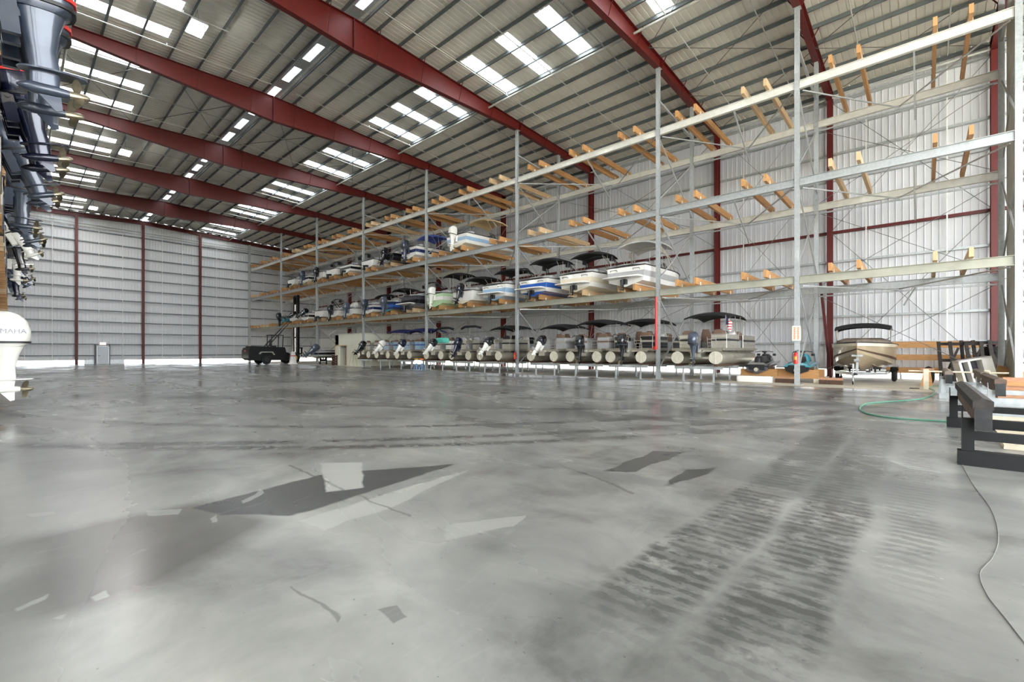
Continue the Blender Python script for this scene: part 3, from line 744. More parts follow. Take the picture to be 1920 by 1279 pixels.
# ------------------------------------------------------------------ pontoon boat
def make_pontoon(label, loc, L_=6.6, W_=2.45, fence='alu', stripe='black', mot='motb', motlm=None, tilt=0.0, bim='canvas', bl=2.6, byc=2.6, bz=2.05, seats='vinyl', deckm='alud', flag=False, cover=None, folded=False, lounge=None, group='pontoon boats on stands'):
    t = thing('pontoon_boat', label, 'pontoon boat', loc, 0, group)
    R = .32
    for sx in (-.93, .93):
        p = obj('pontoon_tube', MB().lathe([(0, R), (L_*.80, R), (L_*.90, R*.8), (L_*.97, R*.4), (L_, .03)], (sx, .05, R), (0, 1, 0), 20), M['alud'], t)
        obj('end_cap', MB().lathe([(0, R*.98), (.012, R*1.0), (.035, R*.96)], (sx, .05, R), (0, -1, 0), 20).prism([(sx-.015, .03), (sx+.015, .03), (sx+.015, .6), (sx-.015, .6)], 'y', .0, .02), M['disc'], p)
        obj('keel_strip', MB().box((sx-.02, .1, -.015), (sx+.02, L_*.8, .03)), M['alu'], p)
    dz = 2*R+.09
    cr = MB()
    for k in range(9): cr.box((-1.15, .3+k*.68, 2*R-.03), (1.15, .36+k*.68, dz-.01))
    obj('cross_members', cr, M['alu'], t)
    obj('deck', MB().box((-W_/2, .1, dz), (W_/2, L_*.93, dz+.05)).box((-W_/2-.01, .08, dz-.05), (W_/2+.01, .1, dz+.06)).box((-W_/2-.02, .08, dz-.05), (-W_/2, L_*.93, dz+.07)).box((W_/2, .08, dz-.05), (W_/2+.02, L_*.93, dz+.07)), M[deckm], t)
    z0 = dz+.08; z1 = z0+.66
    def panel(a, b, nm='fence_panel'):
        s = MB(); d = (Vector(b)-Vector(a)); n = Vector((-d.y, d.x, 0)).normalized()*.012
        for k in range(4):
            za = z0+(z1-z0)*k/4+.005; zb_ = z0+(z1-z0)*(k+1)/4-.005
            s.add([Vector((a[0], a[1], za))-n, Vector((b[0], b[1], za))-n, Vector((b[0], b[1], zb_))-n, Vector((a[0], a[1], zb_))-n, Vector((a[0], a[1], za))+n, Vector((b[0], b[1], za))+n, Vector((b[0], b[1], zb_))+n, Vector((a[0], a[1], zb_))+n],
                  [(0, 1, 2, 3), (4, 5, 6, 7), (0, 1, 5, 4), (3, 2, 6, 7), (0, 3, 7, 4), (1, 2, 6, 5)])
        f = obj(nm, s, M[fence], t)
        st = MB().bar((a[0], a[1], z0+.40), (b[0], b[1], z0+.40), .03, .10); obj('fence_stripe', st, M[stripe], f)
    hw = W_/2-.06
    panel((-hw, .95, 0), (-hw, L_*.44, 0)); panel((-hw, L_*.55, 0), (-hw, L_*.9, 0)); panel((hw, .95, 0), (hw, L_*.44, 0)); panel((hw, L_*.55, 0), (hw, L_*.9, 0))
    panel((-hw, .95, 0), (-.3, .95, 0)); panel((.45, .95, 0), (hw, .95, 0)); panel((-hw, L_*.9, 0), (-.35, L_*.92, 0)); panel((.35, L_*.92, 0), (hw, L_*.9, 0))
    r = MB()
    for zz in (z1+.02, z0): r.tube([(-.3, .95, zz), (-hw, .95, zz), (-hw, L_*.9, zz), (hw, L_*.9, zz), (hw, .95, zz), (.45, .95, zz)], .016, 5)
    for p in ((-hw, .95), (hw, .95), (-.3, .95), (.45, .95), (-hw, L_*.44), (hw, L_*.44), (-hw, L_*.55), (hw, L_*.55), (-hw, L_*.9), (hw, L_*.9)): r.cyl((p[0], p[1], dz+.05), (p[0], p[1], z1+.02), .016, n=5)
    obj('rail_frame', r, M['alu'], t)
    ld = MB()
    for x in (.55, .95): ld.tube([(x, .12, dz+.05), (x, .02, dz+.55), (x, .0, dz+.6)], .016, 5)
    for k in range(3): ld.cyl((.55, .10-.03*k, dz+.15+.17*k), (.95, .10-.03*k, dz+.15+.17*k), .014, n=5)
    obj('boarding_ladder', ld, M['alu'], t)
    for k, (x, y, w2, l2) in enumerate(((-.75, 1.5, .7, 1.0), (.75, 1.55, .7, 1.1), (-.8, 4.6, .6, 1.8), (.8, 4.6, .6, 1.8))):
        s = obj('seat', MB().loft([rrect(x, y, w2, l2, dz+.05, 6), rrect(x, y, w2, l2, dz+.48, 6)]), M['vinylg'], t)
        obj('seat_back', MB().loft([rrect(x, y-l2*.42, w2*.95, .16, dz+.45), rrect(x, y-l2*.45, w2*.92, .14, dz+.86), rrect(x, y-l2*.46, w2*.6, .1, dz+.97)]), M[seats], s)
    for x in (-.3, .35):
        hs = obj('helm_chair', MB().loft([rrect(x, 2.6, .5, .5, dz+.4), rrect(x, 2.6, .52, .52, dz+.55)]).cyl((x, 2.6, dz+.05), (x, 2.6, dz+.4), .05), M[seats], t)
        obj('seat_back', MB().loft([rrect(x, 2.38, .46, .12, dz+.52), rrect(x, 2.33, .5, .12, dz+.85), rrect(x, 2.30, .34, .1, dz+1.08)]), M[seats], hs)
    c = obj('helm_console', MB().loft([rrect(.55, 3.3, .8, .5, dz+.05, 6), rrect(.55, 3.25, .75, .45, dz+.85, 6), rrect(.55, 3.35, .6, .2, dz+1.0, 6)]), M['white'], t)
    obj('steering_wheel', MB().torus((.45, 2.98, dz+.85), (0, -.8, .5), .17, .018, 14, 6), M['black'], c)
    if lounge:
        obj('tow_toy_cover', MB().loft([rrect(.1, .85, 1.5, .5, z1-.15), rrect(.1, .85, 1.55, .6, z1+.02), rrect(.1, .85, 1.45, .55, z1+.2), rrect(.1, .85, 1.0, .4, z1+.28)]), M[lounge], t)
    if bim:
        if folded:
            f = MB()
            for sx in (-1, 1):
                f.tube([(sx*1.1, 3.2, z1), (sx*1.1, 1.2, z1+.95)], .03, 6); f.tube([(sx*1.1, 2.0, z1), (sx*1.1, 1.7, z1+.7)], .016, 5)
            obj('bimini_frame', f, M['alu'], t)
            obj('bimini_canopy', MB().tube([(-1.12, 1.2, z1+.95), (-.6, 1.1, z1+1.08), (.6, 1.1, z1+1.08), (1.12, 1.2, z1+.95)], .09, 8), M[bim], t)
        else:
            bimini(t, bim, W_*.94, bl, byc, dz+bz, z1, .2)
    if flag:
        fg = obj('flag_pole', MB().cyl((1.1, .98, z1), (1.15, .85, z1+.95), .012, n=6), M['alu'], t)
        obj('flag', MB().loft([[(1.14+.32*u*.9, .86+.06*math.sin(u*7), z1+.92-.34*u), (1.13+.32*u*.75, .88+.06*math.sin(u*7+.4), z1+.50-.42*u)] for u in [i/8 for i in range(9)]], closed=False), M['flagm'], fg)
    mb = MB().box((-.25, .0, .35), (.25, .6, dz)).prism([(-.12, .55), (.55, .55), (.55, .8)], 'x', -.3, .3)
    obj('motor_pod', mb, M['alu'], t)
    motor(t, mot, motlm, -.02, 0, dz+.16, tilt, .95)
    return t

# ------------------------------------------------------------------ rack contents
L1X = [x for x in BAYS]; L2X = [x for x in BAYS]; L3X = [x for x in BAYS]
L2X = [next((b for b in (-27.0, -44.5, -47.6, -58.0) if abs(x-b) < .95), x) for x in L2X]
make_rack('boat_rack', 'three level galvanised boat rack with orange timber bunks before the ribbed wall', YF, YR, 1, [L1X, L2X, L3X], False)
def nb(v): return min(BAYS, key=lambda x: abs(x-v))
ZB = [z+.012+BT for z in LV]
YS = 23.3
G1 = 'boats on the first rack level'; G2 = 'boats on the second rack level'
def B1(x, label, **k): return make_boat(label, (nb(x), YS, ZB[0]), group=G1, **k)
def B2(x, label, **k): return make_boat(label, (x, YS, ZB[1]), group=G2, **k)
B1(-12.5, 'white wake boat with silver canvas top and open stern drive', L_=7.0, B_=2.55, H_=1.15, bot='white', side='white', stripe='vinylg', tower='alu', bim=('canvasg', 2.6, -.4, 1.75), platform=True, drive=True, railing=True)
B1(-15.9, 'cream wake boat with black tower canopy and swim platform', L_=7.0, B_=2.55, H_=1.15, bot='cream', side='white', stripe='cream', tower='black', bim=('canvas', 1.9, -.8, 1.55), platform=True, drive=True)
B1(-19.3, 'white wake boat with bright blue hull sides and black tower canopy', L_=6.9, B_=2.55, H_=1.15, bot='blue', side='white', stripe='blue', tower='black', bim=('canvas', 2.1, -.8, 1.6), platform=True, drive=True)
B1(-22.9, 'wake boat with pale blue hull and low black canopy', L_=6.9, B_=2.55, H_=1.15, bot='lblue', side='white', stripe='lblue', tower='black', bim=('canvas', 1.9, -.7, 1.35), platform=True, drive=True)
B1(-26.3, 'white runabout with black outboard and black canopy on first rack level', L_=6.4, bot='cream', side='white', stripe=None, mot='motb', tilt=.35, bim=('canvas', 2.2, -.3, 1.3))
B1(-29.7, 'pale lime centre console boat with white top', L_=6.4, H_=1.1, bot='lime', side='lime', stripe='white', wind=False, console=True, mot='motw', tilt=.1, bim=('canvas', 2.0, .1, 1.95))
B1(-33.3, 'dark grey sport boat with slanted black tower', L_=6.6, H_=1.15, bot='greyg', side='greyg', stripe='blackg', tower='black', cover='greyg', drive=True, platform=True)
B1(-36.7, 'small boat with mid blue hull and slate outboard', L_=5.6, B_=2.2, H_=.85, bot='teal', side='navy', stripe='blue', mot='motgrey', tilt=.0, bim=('canvas', 2.0, -.2, 1.5))
B1(-40.1, 'white boat with royal blue stripe and slate outboard', L_=5.8, B_=2.2, H_=.85, bot='white', side='white', stripe='navy', mot='motg', tilt=.05, bim=('canvas', 1.8, -.2, 1.2))
B1(-43.7, 'white skiff with slate outboard beside the office roof', L_=5.4, B_=2.1, H_=.75, bot='cream', side='white', stripe=None, wind=False, mot='motgrey', tilt=.15)
B1(-47.1, 'white skiff with black outboard above the office', L_=5.4, B_=2.1, H_=.75, bot='white', side='white', stripe=None, wind=False, mot='motb', tilt=.1, console=True)
B1(-50.5, 'white bow rider with black hull bottom', L_=6.0, B_=2.3, H_=.95, bot='blackg', side='white', stripe=None, tower='black', drive=True)
B1(-54.1, 'white fishing boat with dark cover and black tilted outboard', L_=5.8, B_=2.2, H_=.85, bot='white', side='white', stripe='blackg', cover='canvas', mot='motb', tilt=.9, wind=False)
B1(-57.5, 'low white boat with black outboard tilted level', L_=5.6, B_=2.2, H_=.7, bot='cream', side='white', stripe=None, mot='motb', tilt=1.1, wind=False)
B1(-60.9, 'teal skiff with black outboard above the forklift', L_=5.4, B_=2.1, H_=.75, bot='teal', side='teal', stripe=None, mot='motb', tilt=-.1, wind=False)
B2(-27.0, 'white and pale blue deck boat with tan canopy and white outboard', L_=6.8, B_=2.5, H_=1.0, bot='cream', side='white', stripe='lblue', mot='motw', mots=1.1, tilt=.1, bim=('canvast', 2.4, .6, 1.75), railing=True)
B2(-33.3, 'white and navy boat with blue canopy and grey blue outboard', L_=6.4, B_=2.4, H_=1.0, bot='white', side='white', stripe='navy', mot='motg', mots=1.1, bim=('canvasb', 2.0, .0, 1.45))
B2(-36.7, 'black bass boat with black outboard on second rack level', L_=5.8, B_=2.3, H_=.85, bot='blackg', side='blackg', stripe=None, deck='white', mot='motb', tilt=.3, wind=False)
B2(-40.1, 'white deck boat with swept bow rail on second rack level', L_=6.4, B_=2.4, H_=.75, bot='white', side='white', stripe=None, wind=True, railing=True, drive=True)
B2(-44.5, 'white boat with dark tower and black hull stripe on second rack level', L_=6.2, B_=2.4, H_=.85, bot='white', side='white', stripe='blackg', tower='black', drive=True)
B2(-47.6, 'long white runabout with cream bottom on second rack level', L_=6.0, B_=2.3, H_=.8, bot='cream', side='white', stripe=None, drive=True)
B2(-50.5, 'white boat with black outboard on second rack level', L_=5.8, B_=2.3, H_=.8, bot='cream', side='white', stripe=None, mot='motb', tilt=.1, tower='black')
B2(-54.1, 'white boat with grey blue outboard on second rack level', L_=5.8, B_=2.3, H_=.8, bot='white', side='white', stripe='blackg', mot='motg', tilt=.1)
B2(-58.0, 'cream boat nearest the end wall on second rack level', L_=5.8, B_=2.3, H_=.8, bot='cream', side='white', stripe=None, drive=True)

# pontoon boats on steel stands
def stand(x, y, label):
    t = thing('boat_stand', label, 'boat stand', (x, y, 0), 0, 'steel stands under the pontoon boats')
    for sx in (-.93, .93): obj('runner', MB().box((sx-.06, 0, .78), (sx+.06, 5.6, .885)), M['brown'], t)
    for yy in (.35, 2.8, 5.2):
        obj('cross_beam', MB().channel((-1.2, yy, .70), (1.2, yy, .70), .08, .16, .01), M['galv'], t)
        for sx in (-.75, .75): obj('leg', MB().bar((sx, yy, 0), (sx, yy, .70), .07, .07, (0, 1, 0)).box((sx-.1, yy-.1, 0), (sx+.1, yy+.1, .015)), M['galv'], t)
PY = 22.75
PT = [(-8.4, 'silver pontoon boat with wide black canopy and small flag', 'under the pontoon boat with the flag', dict(fence='alu', mot='motg', flag=True, bl=2.9, byc=2.9, bz=2.0, stripe='black')),
      (-12.25, 'pontoon boat with black side panels and canopy, beside the red standpipe', 'beside the red standpipe', dict(fence='black', mot='motb', stripe='alu', bl=2.6, byc=2.9, bz=1.85)),
      (-15.0, 'pontoon boat with brown seat backs and open stern rails', 'under the boat with brown seats', dict(fence='vinylg', mot='motb', bl=2.7, byc=2.4, bz=1.9, stripe='vinyl')),
      (-18.1, 'pontoon boat with pale grey fence and black motor tilted up', 'under the pale grey pontoon boat', dict(fence='vinylg', mot='motb', motlm='motw', tilt=.8, bl=2.6, byc=2.6, bz=1.75, stripe='alu')),
      (-22.9, 'pontoon boat with brown rail fence behind the steel post', 'behind the post with the extinguisher', dict(fence='alu', mot='motb', motlm='motw', tilt=.8, bl=2.6, byc=2.6, bz=1.85, seats='canvas')),
      (-26.0, 'pontoon boat with silver rail fence and folded canopy', 'under the boat with the folded canopy', dict(fence='alu', mot='motn', tilt=.5, folded=True, seats='vinylg')),
      (-29.2, 'pontoon boat carrying an aqua rolled lounge at the stern', 'under the boat with the aqua lounge', dict(fence='white', mot='motb', motlm='motw', tilt=.8, folded=True, lounge='aqua')),
      (-33.4, 'pontoon boat with sky blue panels and dark navy canopy', 'under the sky blue pontoon boat', dict(fence='lblue', mot='motn', motlm='motw', tilt=.7, bim='canvasn', bl=2.8, byc=2.6, bz=2.0, stripe='blue')),
      (-36.7, 'pontoon boat with white motor tilted up and royal blue canopy', 'under the boat with the white motor', dict(fence='lblue', mot='motw', tilt=.8, bim='canvasn', bl=2.6, byc=2.6, bz=2.0, stripe='navy')),
      (-40.0, 'bare silver pontoon boat with tilted black motor, next to the office', 'next to the office', dict(fence='alu', mot='motb', tilt=.7, bim=None))]
for x, lb, sl, k in PT:
    stand(x, PY, 'galvanised steel boat stand %s' % sl)
    make_pontoon(lb, (x, PY, .885), **k)
# small grey boat on a trailer behind the forklift
make_boat('grey aluminium skiff with tilted slate motor, left of the office', (-52.6, 23.8, .75), L_=5.2, B_=2.1, H_=.85, bot='alud', side='vinylg', stripe='blackg', mot='motgrey', tilt=.9, mots=1.25, wind=False, bunk=False, group=None)
t = thing('boat_cradle', 'low dark cradle under the grey aluminium skiff', 'cradle', (-52.6, 24.4, 0))
for yy in (.4, 2.6): obj('cross_beam', MB().box((-.9, yy-.06, .45), (.9, yy+.06, .60)).prism([(-.9, .6), (-.3, .6), (-.9, .92)], 'y', yy-.05, yy+.05).prism([(.9, .6), (.3, .6), (.9, .92)], 'y', yy-.05, yy+.05).box((-.06, yy-.06, .6), (.06, yy+.06, .76)), M['blacks'], t)
for yy in (.4, 2.6):
    for sx in (-.8, .8): obj('leg', MB().box((sx-.05, yy-.05, 0), (sx+.05, yy+.05, .46)), M['blacks'], t)
obj('side_rail', MB().box((-.85, .4, .36), (-.75, 2.6, .46)).box((.75, .4, .36), (.85, 2.6, .46)), M['blacks'], t)

# near rack on the camera's left with its row of motors
make_rack('boat_rack', 'boat rack whose boats show only their outboard motors', -.86, -5.8, -1, [BAYS[2:], BAYS[2:], BAYS[2:]], False)
LEFT = [(-9.15, 'motg', 'grey blue outboard with red stripe', .10, 1.12), (-12.5, 'motn', 'dark navy outboard with red stripe', .20, 1.08), (-15.9, 'motg', 'grey blue outboard', .35, 1.05), (-19.3, 'motg', 'slate blue outboard', .0, 1.05),
        (-22.9, 'motgrey', 'slate outboard', .4, 1.0), (-26.3, 'motw', 'white outboard', .5, 1.0), (-29.7, 'motb', 'black outboard', .2, 1.0), (-33.3, 'motw', 'white outboard tilted back', .0, 1.05),
        (-36.7, 'motn', 'navy outboard tilted up', .6, 1.0), (-40.1, 'motg', 'grey blue outboard tilted up', .7, 1.0), (-43.7, 'motn', 'navy outboard hanging straight', .1, 1.0), (-47.1, 'motgrey', 'slate outboard hanging straight', .3, 1.0)]
for k, (x, mm, ds, ti, sc_) in enumerate(LEFT):
    x = nb(x)
    b = make_boat('boat with %s, %s along the near rack first level' % (ds, ['first', 'second', 'third', 'fourth', 'fifth', 'sixth', 'seventh', 'eighth', 'ninth', 'tenth', 'eleventh', 'twelfth'][k]), (x, -.14, ZB[0]), PI, L_=6.2, bot=['white', 'greyg', 'cream'][k % 3], side=['white', 'navy', 'white'][k % 3], stripe=None, wind=False, mot=mm, tilt=ti, mots=sc_, nm=2 if k < 5 else 1, group='boats on the near rack')
    if k < 2:
        for o in [c for c in b.children if c.name.startswith('outboard_motor')]:
            obj('cowling_stripe', MB().loft([rrect(0, -.31, .472, .68, .20 if k == 0 else .46), rrect(0, -.31, .475, .69, .245 if k == 0 else .50)]), M['redp'], o)
def textmesh(body, size, m):
    c = bpy.data.curves.new('lettering', 'FONT'); c.body = body; c.size = size; c.extrude = .002; c.align_x = 'CENTER'; c.align_y = 'CENTER'
    o = bpy.data.objects.new('lettering', c); COL.objects.link(o)
    dg = bpy.context.evaluated_depsgraph_get(); me = bpy.data.meshes.new_from_object(o.evaluated_get(dg))
    bpy.data.objects.remove(o); me.name = 'lettering'; me.materials.clear(); me.materials.append(m); return me
wb_ = make_boat('white boat with big white outboard on ground blocks under the near rack', (-15.6, -.45, .80), PI, L_=6.2, bot='white', side='white', stripe='navy', wind=False, mot='motw', mots=1.13, bunk=False)
mo = [c for c in wb_.children if c.name.startswith('outboard_motor')][0]
obj('lettering', textmesh('YAMAHA', .13, M['motn']), None, mo, (-.232, -.30, .34), (PI/2, 0, -PI/2))
obj('lettering', textmesh('YAMAHA', .13, M['motn']), None, mo, (.232, -.30, .34), (PI/2, 0, PI/2))
for yy in (-1.6, -4.2):
    t = thing('keel_block', 'stacked timber keel block under the %s of the white ground level boat' % ('stern' if yy > -2 else 'bow'), 'block', (-15.6, yy, 0), 0, 'keel blocks under the white boat')
    obj('timber', MB().box((-.5, -.15, 0), (.5, .15, .28)), M['wood'], t); obj('timber', MB().box((-.4, -.15, .28), (.4, .15, .56)), M['woodp'], t); obj('timber', MB().box((-.3, -.15, .56), (.3, .15, .82)), M['wood'], t)

# ------------------------------------------------------------------ office, forklift and things along the rack
OX0, OX1, OY0 = -47.4, -42.45, 24.05
t = thing('office_cabin', 'cream plasterboard office cabin with open doorway under the rack', 'cabin', (OX0, OY0, 0))
DX0, DX1 = X_on(629, OY0)-OX0, X_on(650, OY0)-OX0
wm = MB().box((0, 0, 0), (DX0, .12, 3.3)).box((DX1, 0, 0), (OX1-OX0, .12, 3.3)).box((DX0, 0, 2.15), (DX1, .12, 3.3))
obj('front_wall', wm, M['offw'], t)
obj('side_wall', MB().box((0, .12, 0), (.12, 4.6, 3.3)), M['offw'], t); obj('side_wall', MB().box((OX1-OX0-.12, .12, 0), (OX1-OX0, 4.6, 3.3)), M['offw'], t)
obj('rear_wall', MB().box((.12, 4.48, 0), (OX1-OX0-.12, 4.6, 3.3)), M['cardb'], t)
obj('roof_slab', MB().box((-.05, -.05, 3.3), (OX1-OX0+.05, 4.65, 3.42)), M['tile'], t)
obj('door_frame', MB().box((DX0-.06, -.03, 0), (DX0+.02, .15, 2.2)).box((DX1-.02, -.03, 0), (DX1+.06, .15, 2.2)).box((DX0-.06, -.03, 2.13), (DX1+.06, .15, 2.22)), M['woodp'], t)
for k, (x, y, z, r, cm, lb) in enumerate(((.28, .9, 0, .26, 'redp', 'red'), (.85, 1.0, 0, .22, 'brown', 'brown'), (.55, 1.55, 0, .3, 'orange', 'orange'))):
    tt = thing('storage_drum', '%s drum standing inside the office doorway' % lb, 'drum', (OX0+DX0+x, OY0+y, 0), 0, 'drums inside the office')
    h = .7+.25*k
    obj('body', MB().lathe([(0, r*.96), (.02, r), (h*.33, r), (h*.35, r*1.03), (h*.37, r), (h*.66, r), (h*.68, r*1.03), (h*.7, r), (h, r)], (0, 0, 0), (0, 0, 1), 14), M[cm], tt); obj('lid', MB().lathe([(0, r*1.02), (.03, r*1.02), (.04, r*.5)], (0, 0, h), (0, 0, 1), 14), M['black'], tt)
sh = thing('shelf_unit', 'dark cluttered shelf unit inside the office doorway', 'shelf', (OX0+DX0+.1, OY0+2.2, 0))
for z in (.1, .7, 1.25): obj('shelf', MB().box((0, 0, z), (1.3, .45, z+.04)), M['brown'], sh)
for x in (0, 1.25): obj('upright', MB().box((x, 0, 0), (x+.05, .45, 1.5)), M['brown'], sh)
for z in (.14, .74): obj('bin', MB().box((.15, .05, z), (.55, .4, z+.4)), M['redp'], sh); obj('bin', MB().box((.7, .05, z), (1.15, .4, z+.3)), M['yellow'], sh)
def ladder(x, y, label):
    t = thing('step_ladder', label, 'ladder', (x, y, 0))
    for sx in (-.25, .25):
        obj('rail', MB().bar((sx*1.2, -.3, 0), (sx*.8, 0, 1.45), .05, .03), M['sand'], t); obj('rear_leg', MB().bar((sx*1.1, .3, 0), (sx*.8, .04, 1.42), .04, .03), M['sand'], t)
    for k in range(4): obj('step', MB().box((-.27, -.33+.075*k, .28+.3*k), (.27, -.21+.075*k, .31+.3*k)), M['sand'], t)
    obj('top_cap', MB().box((-.23, -.1, 1.43), (.23, .12, 1.47)), M['sand'], t)
ladder(X_on(662, 23.5), 23.5, 'pale step ladder standing before the office wall')
c = thing('tool_crate', 'dark slatted crate left of the office wall', 'crate', (OX0-1.3, 23.9, 0))
for k in range(4): obj('slat', MB().box((0, .0, .08+.26*k), (1.1, .04, .28+.26*k)), M['brown'], c); obj('slat', MB().box((0, .8, .08+.26*k), (1.1, .84, .28+.26*k)), M['brown'], c)
for x in (0, 1.02): obj('corner_post', MB().box((x, .04, 0), (x+.08, .8, 1.12)), M['brown'], c)

# forklift
fk = thing('marina_forklift', 'large black marina forklift facing into the rack', 'forklift', (-59.25, 18.9, 0))
body = MB().prism([(0, .55), (.15, .45), (4.6, .45), (4.6, 1.2), (3.9, 1.35), (3.7, 2.05), (.1, 2.15), (0, 1.9)], 'x', -1.15, 1.15)
obj('chassis', body, M['blacks'], fk)
obj('counterweight', MB().prism([(-.35, .7), (0, .45), (.4, .45), (.4, 2.0), (-.2, 1.95), (-.35, 1.6)], 'x', -1.2, 1.2), M['blacks'], fk)
for y, r, w_ in ((1.55, .58, .4), (4.75, .72, .55)):
    for sx in (-1.25, 1.25):
        wh = obj('wheel', MB().torus((sx, y, r), (1, 0, 0), r*.7, r*.31, 22, 8), M['rubber'], fk)
        obj('rim', MB().cyl((sx-w_*.3, y, r), (sx+w_*.3, y, r), r*.48, n=14), M['yellow' if y > 3 else 'black'], wh)
obj('fender', MB().prism([(.7, 1.25), (.9, 1.5), (2.2, 1.5), (2.45, 1.1), (2.35, 1.1), (2.15, 1.4), (.95, 1.4), (.8, 1.2)], 'x', 1.15, 1.5), M['olive'], fk)
og_ = MB()
for sx in (-.7, .7):
    for yy in (2.3, 3.6): og_.bar((sx, yy, 2.0), (sx, yy+.05, 3.5), .09, .09)
for k in range(6): og_.box((-.75, 2.2+.28*k, 3.5), (.75, 2.26+.28*k, 3.56))
og_.box((-.75, 2.2, 3.46), (-.68, 3.7, 3.56)).box((.68, 2.2, 3.46), (.75, 3.7, 3.56))
obj('overhead_guard', og_, M['black'], fk)
obj('driver_seat', MB().box((-.3, 2.5, 2.0), (.3, 3.0, 2.25)).box((-.3, 2.4, 2.2), (.3, 2.52, 2.85)), M['black'], fk)
for sx in (-.52, .52):
    m1 = obj('mast_channel', MB().channel((sx*1.0, 5.55, .3), (sx*1.0, 5.55, 8.6), .16, .3, .03, (0, 1, 0)), M['blacks'], fk)
    obj('inner_mast', MB().channel((sx*.75, 5.6, .5), (sx*.75, 5.6, 8.7), .14, .24, .025, (0, 1, 0)), M['black'], m1)
    obj('lift_cylinder', MB().cyl((sx*.5, 5.5, .5), (sx*.5, 5.5, 7.5), .07, n=8), M['steel'], fk)
    obj('tilt_cylinder', MB().cyl((sx*1.1, 1.9, 2.1), (sx*1.0, 3.9, 4.4), .07, n=8).cyl((sx*1.0, 3.9, 4.4), (sx*1.0, 5.4, 6.1), .035, n=8), M['black'], fk)
for z in (.6, 3.2, 6.0, 8.4): obj('mast_crossbar', MB().box((-.55, 5.45, z), (.55, 5.55, z+.2)), M['blacks'], fk)
obj('carriage', MB().box((-1.3, 5.72, 1.2), (1.3, 5.8, 1.35)).box((-1.3, 5.72, 1.9), (1.3, 5.8, 2.05)).box((-1.2, 5.72, 1.2), (-1.1, 5.8, 2.05)).box((1.1, 5.72, 1.2), (1.2, 5.8, 2.05)), M['blacks'], fk)
for sx in (-.8, .8): obj('fork', MB().prism([(5.8, .9), (5.8, 1.9), (5.9, 1.9), (5.9, 1.0), (10.2, .95), (10.2, .9)], 'x', sx-.1, sx+.1), M['blacks'], fk)
obj('tail_lamp', MB().box((-.2, -.37, 1.5), (.2, -.34, 1.7)), M['redp'], fk)
# white cone bollard by the post
bx, by = -57.0, 23.1
t = thing('bollard', 'white tapered bollard beside the forklift wheel', 'bollard', (bx, by, 0))
obj('base', MB().box((-.45, -.4, 0), (.45, .4, .08)), M['white'], t); obj('shaft', MB().loft([rrect(0, 0, .8, .7, .08, 6), rrect(0, 0, .5, .45, 1.3, 6), rrect(0, 0, .35, .3, 1.5, 6)]), M['white'], t); obj('band', MB().loft([rrect(0, 0, .60, .54, .95, 6), rrect(0, 0, .58, .52, 1.05, 6)]), M['redp'], t)
# blue jack stands with orange tops
for k, x in enumerate((X_on(781, 22.3), X_on(791, 22.3))):
    t = thing('jack_stand', 'small blue tripod jack stand with %s tray, beside the steel post' % ('yellow', 'orange')[k], 'jack stand', (x, 22.3, 0), 0, 'blue jack stands')
    for a in range(4): obj('leg', MB().bar((.24*math.cos(a*PI/2+.78), .24*math.sin(a*PI/2+.78), 0), (.04*math.cos(a*PI/2+.78), .04*math.sin(a*PI/2+.78), .55), .04, .04), M['bluep'], t)
    obj('screw', MB().cyl((0, 0, .5), (0, 0, .85), .03), M['steel'], t); obj('tray', MB().loft([rrect(0, 0, .3, .3, .85), rrect(0, 0, .36, .36, .95)]), M[('yellow', 'orange')[k]], t)
# extinguishers on posts
def extinguisher(x, label):
    t = thing('fire_extinguisher', label, 'extinguisher', (x-.02, YF-.21, .95), 0, 'fire extinguishers on rack posts')
    obj('cylinder', MB().lathe([(0, .07), (.02, .09), (.42, .09), (.48, .06), (.52, .03)], (0, 0, 0), (0, 0, 1), 14), M['redp'], t)
    obj('valve', MB().box((-.03, -.03, .52), (.03, .03, .58)).bar((0, 0, .57), (.12, 0, .63), .03, .02).bar((0, 0, .54), (.11, 0, .55), .03, .015), M['black'], t)
    obj('hose', MB().tube([(-.03, 0, .54), (-.12, -.02, .5), (-.13, -.02, .25), (-.11, -.02, .12)], .014, 6), M['black'], t)
    obj('paper_label', MB().add([(.0902*math.sin(a), -.0902*math.cos(a), z) for a in (-.6, -.3, 0, .3, .6) for z in (.18, .34)], [(2*i, 2*i+2, 2*i+3, 2*i+1) for i in range(4)]), M['yellow'], t)
    obj('mount', MB().box((-.06, .07, .15), (.06, .10, .5)), M['black'], t)
extinguisher(-4.3, 'red fire extinguisher hung below the lettered sign')
extinguisher(-21.3, 'red fire extinguisher hung between two pontoon boats')
extinguisher(-42.1, 'red fire extinguisher hung at the corner of the office')
t = thing('post_sign', 'cream sign with orange lettering on the rack post', 'sign', (-4.3, YF-.15, 2.0))
obj('board', MB().box((-.17, -.01, 0), (.17, .01, .66)), M['sign'], t)
for c_ in (-.08, .06):
    for k in range(9): obj('letter_mark', MB().box((c_-.035+.01*(k % 2), -.014, .06+.062*k), (c_+.04-.012*(k % 3 == 0), -.0105, .10+.062*k)), M['orange'], t)
t = thing('standpipe', 'red standpipe running down the rack post with a hose valve', 'pipe', (-10.9-.02, YF-.22, 0))
obj('riser', MB().cyl((0, 0, 1.8), (0, 0, 4.5), .06, n=10), M['redp'], t)
obj('valve', MB().cyl((0, 0, 1.7), (0, -.2, 1.7), .05, n=8).cyl((0, 0, 1.62), (0, 0, 1.82), .08, n=10).torus((0, -.22, 1.7), (0, 1, 0), .08, .015, 12, 6), M['redp'], t)
obj('pipe_clamp', MB().box((-.09, .0, 3.0), (.09, .1, 3.05)).box((-.09, .0, 4.2), (.09, .1, 4.25)), M['galv'], t)
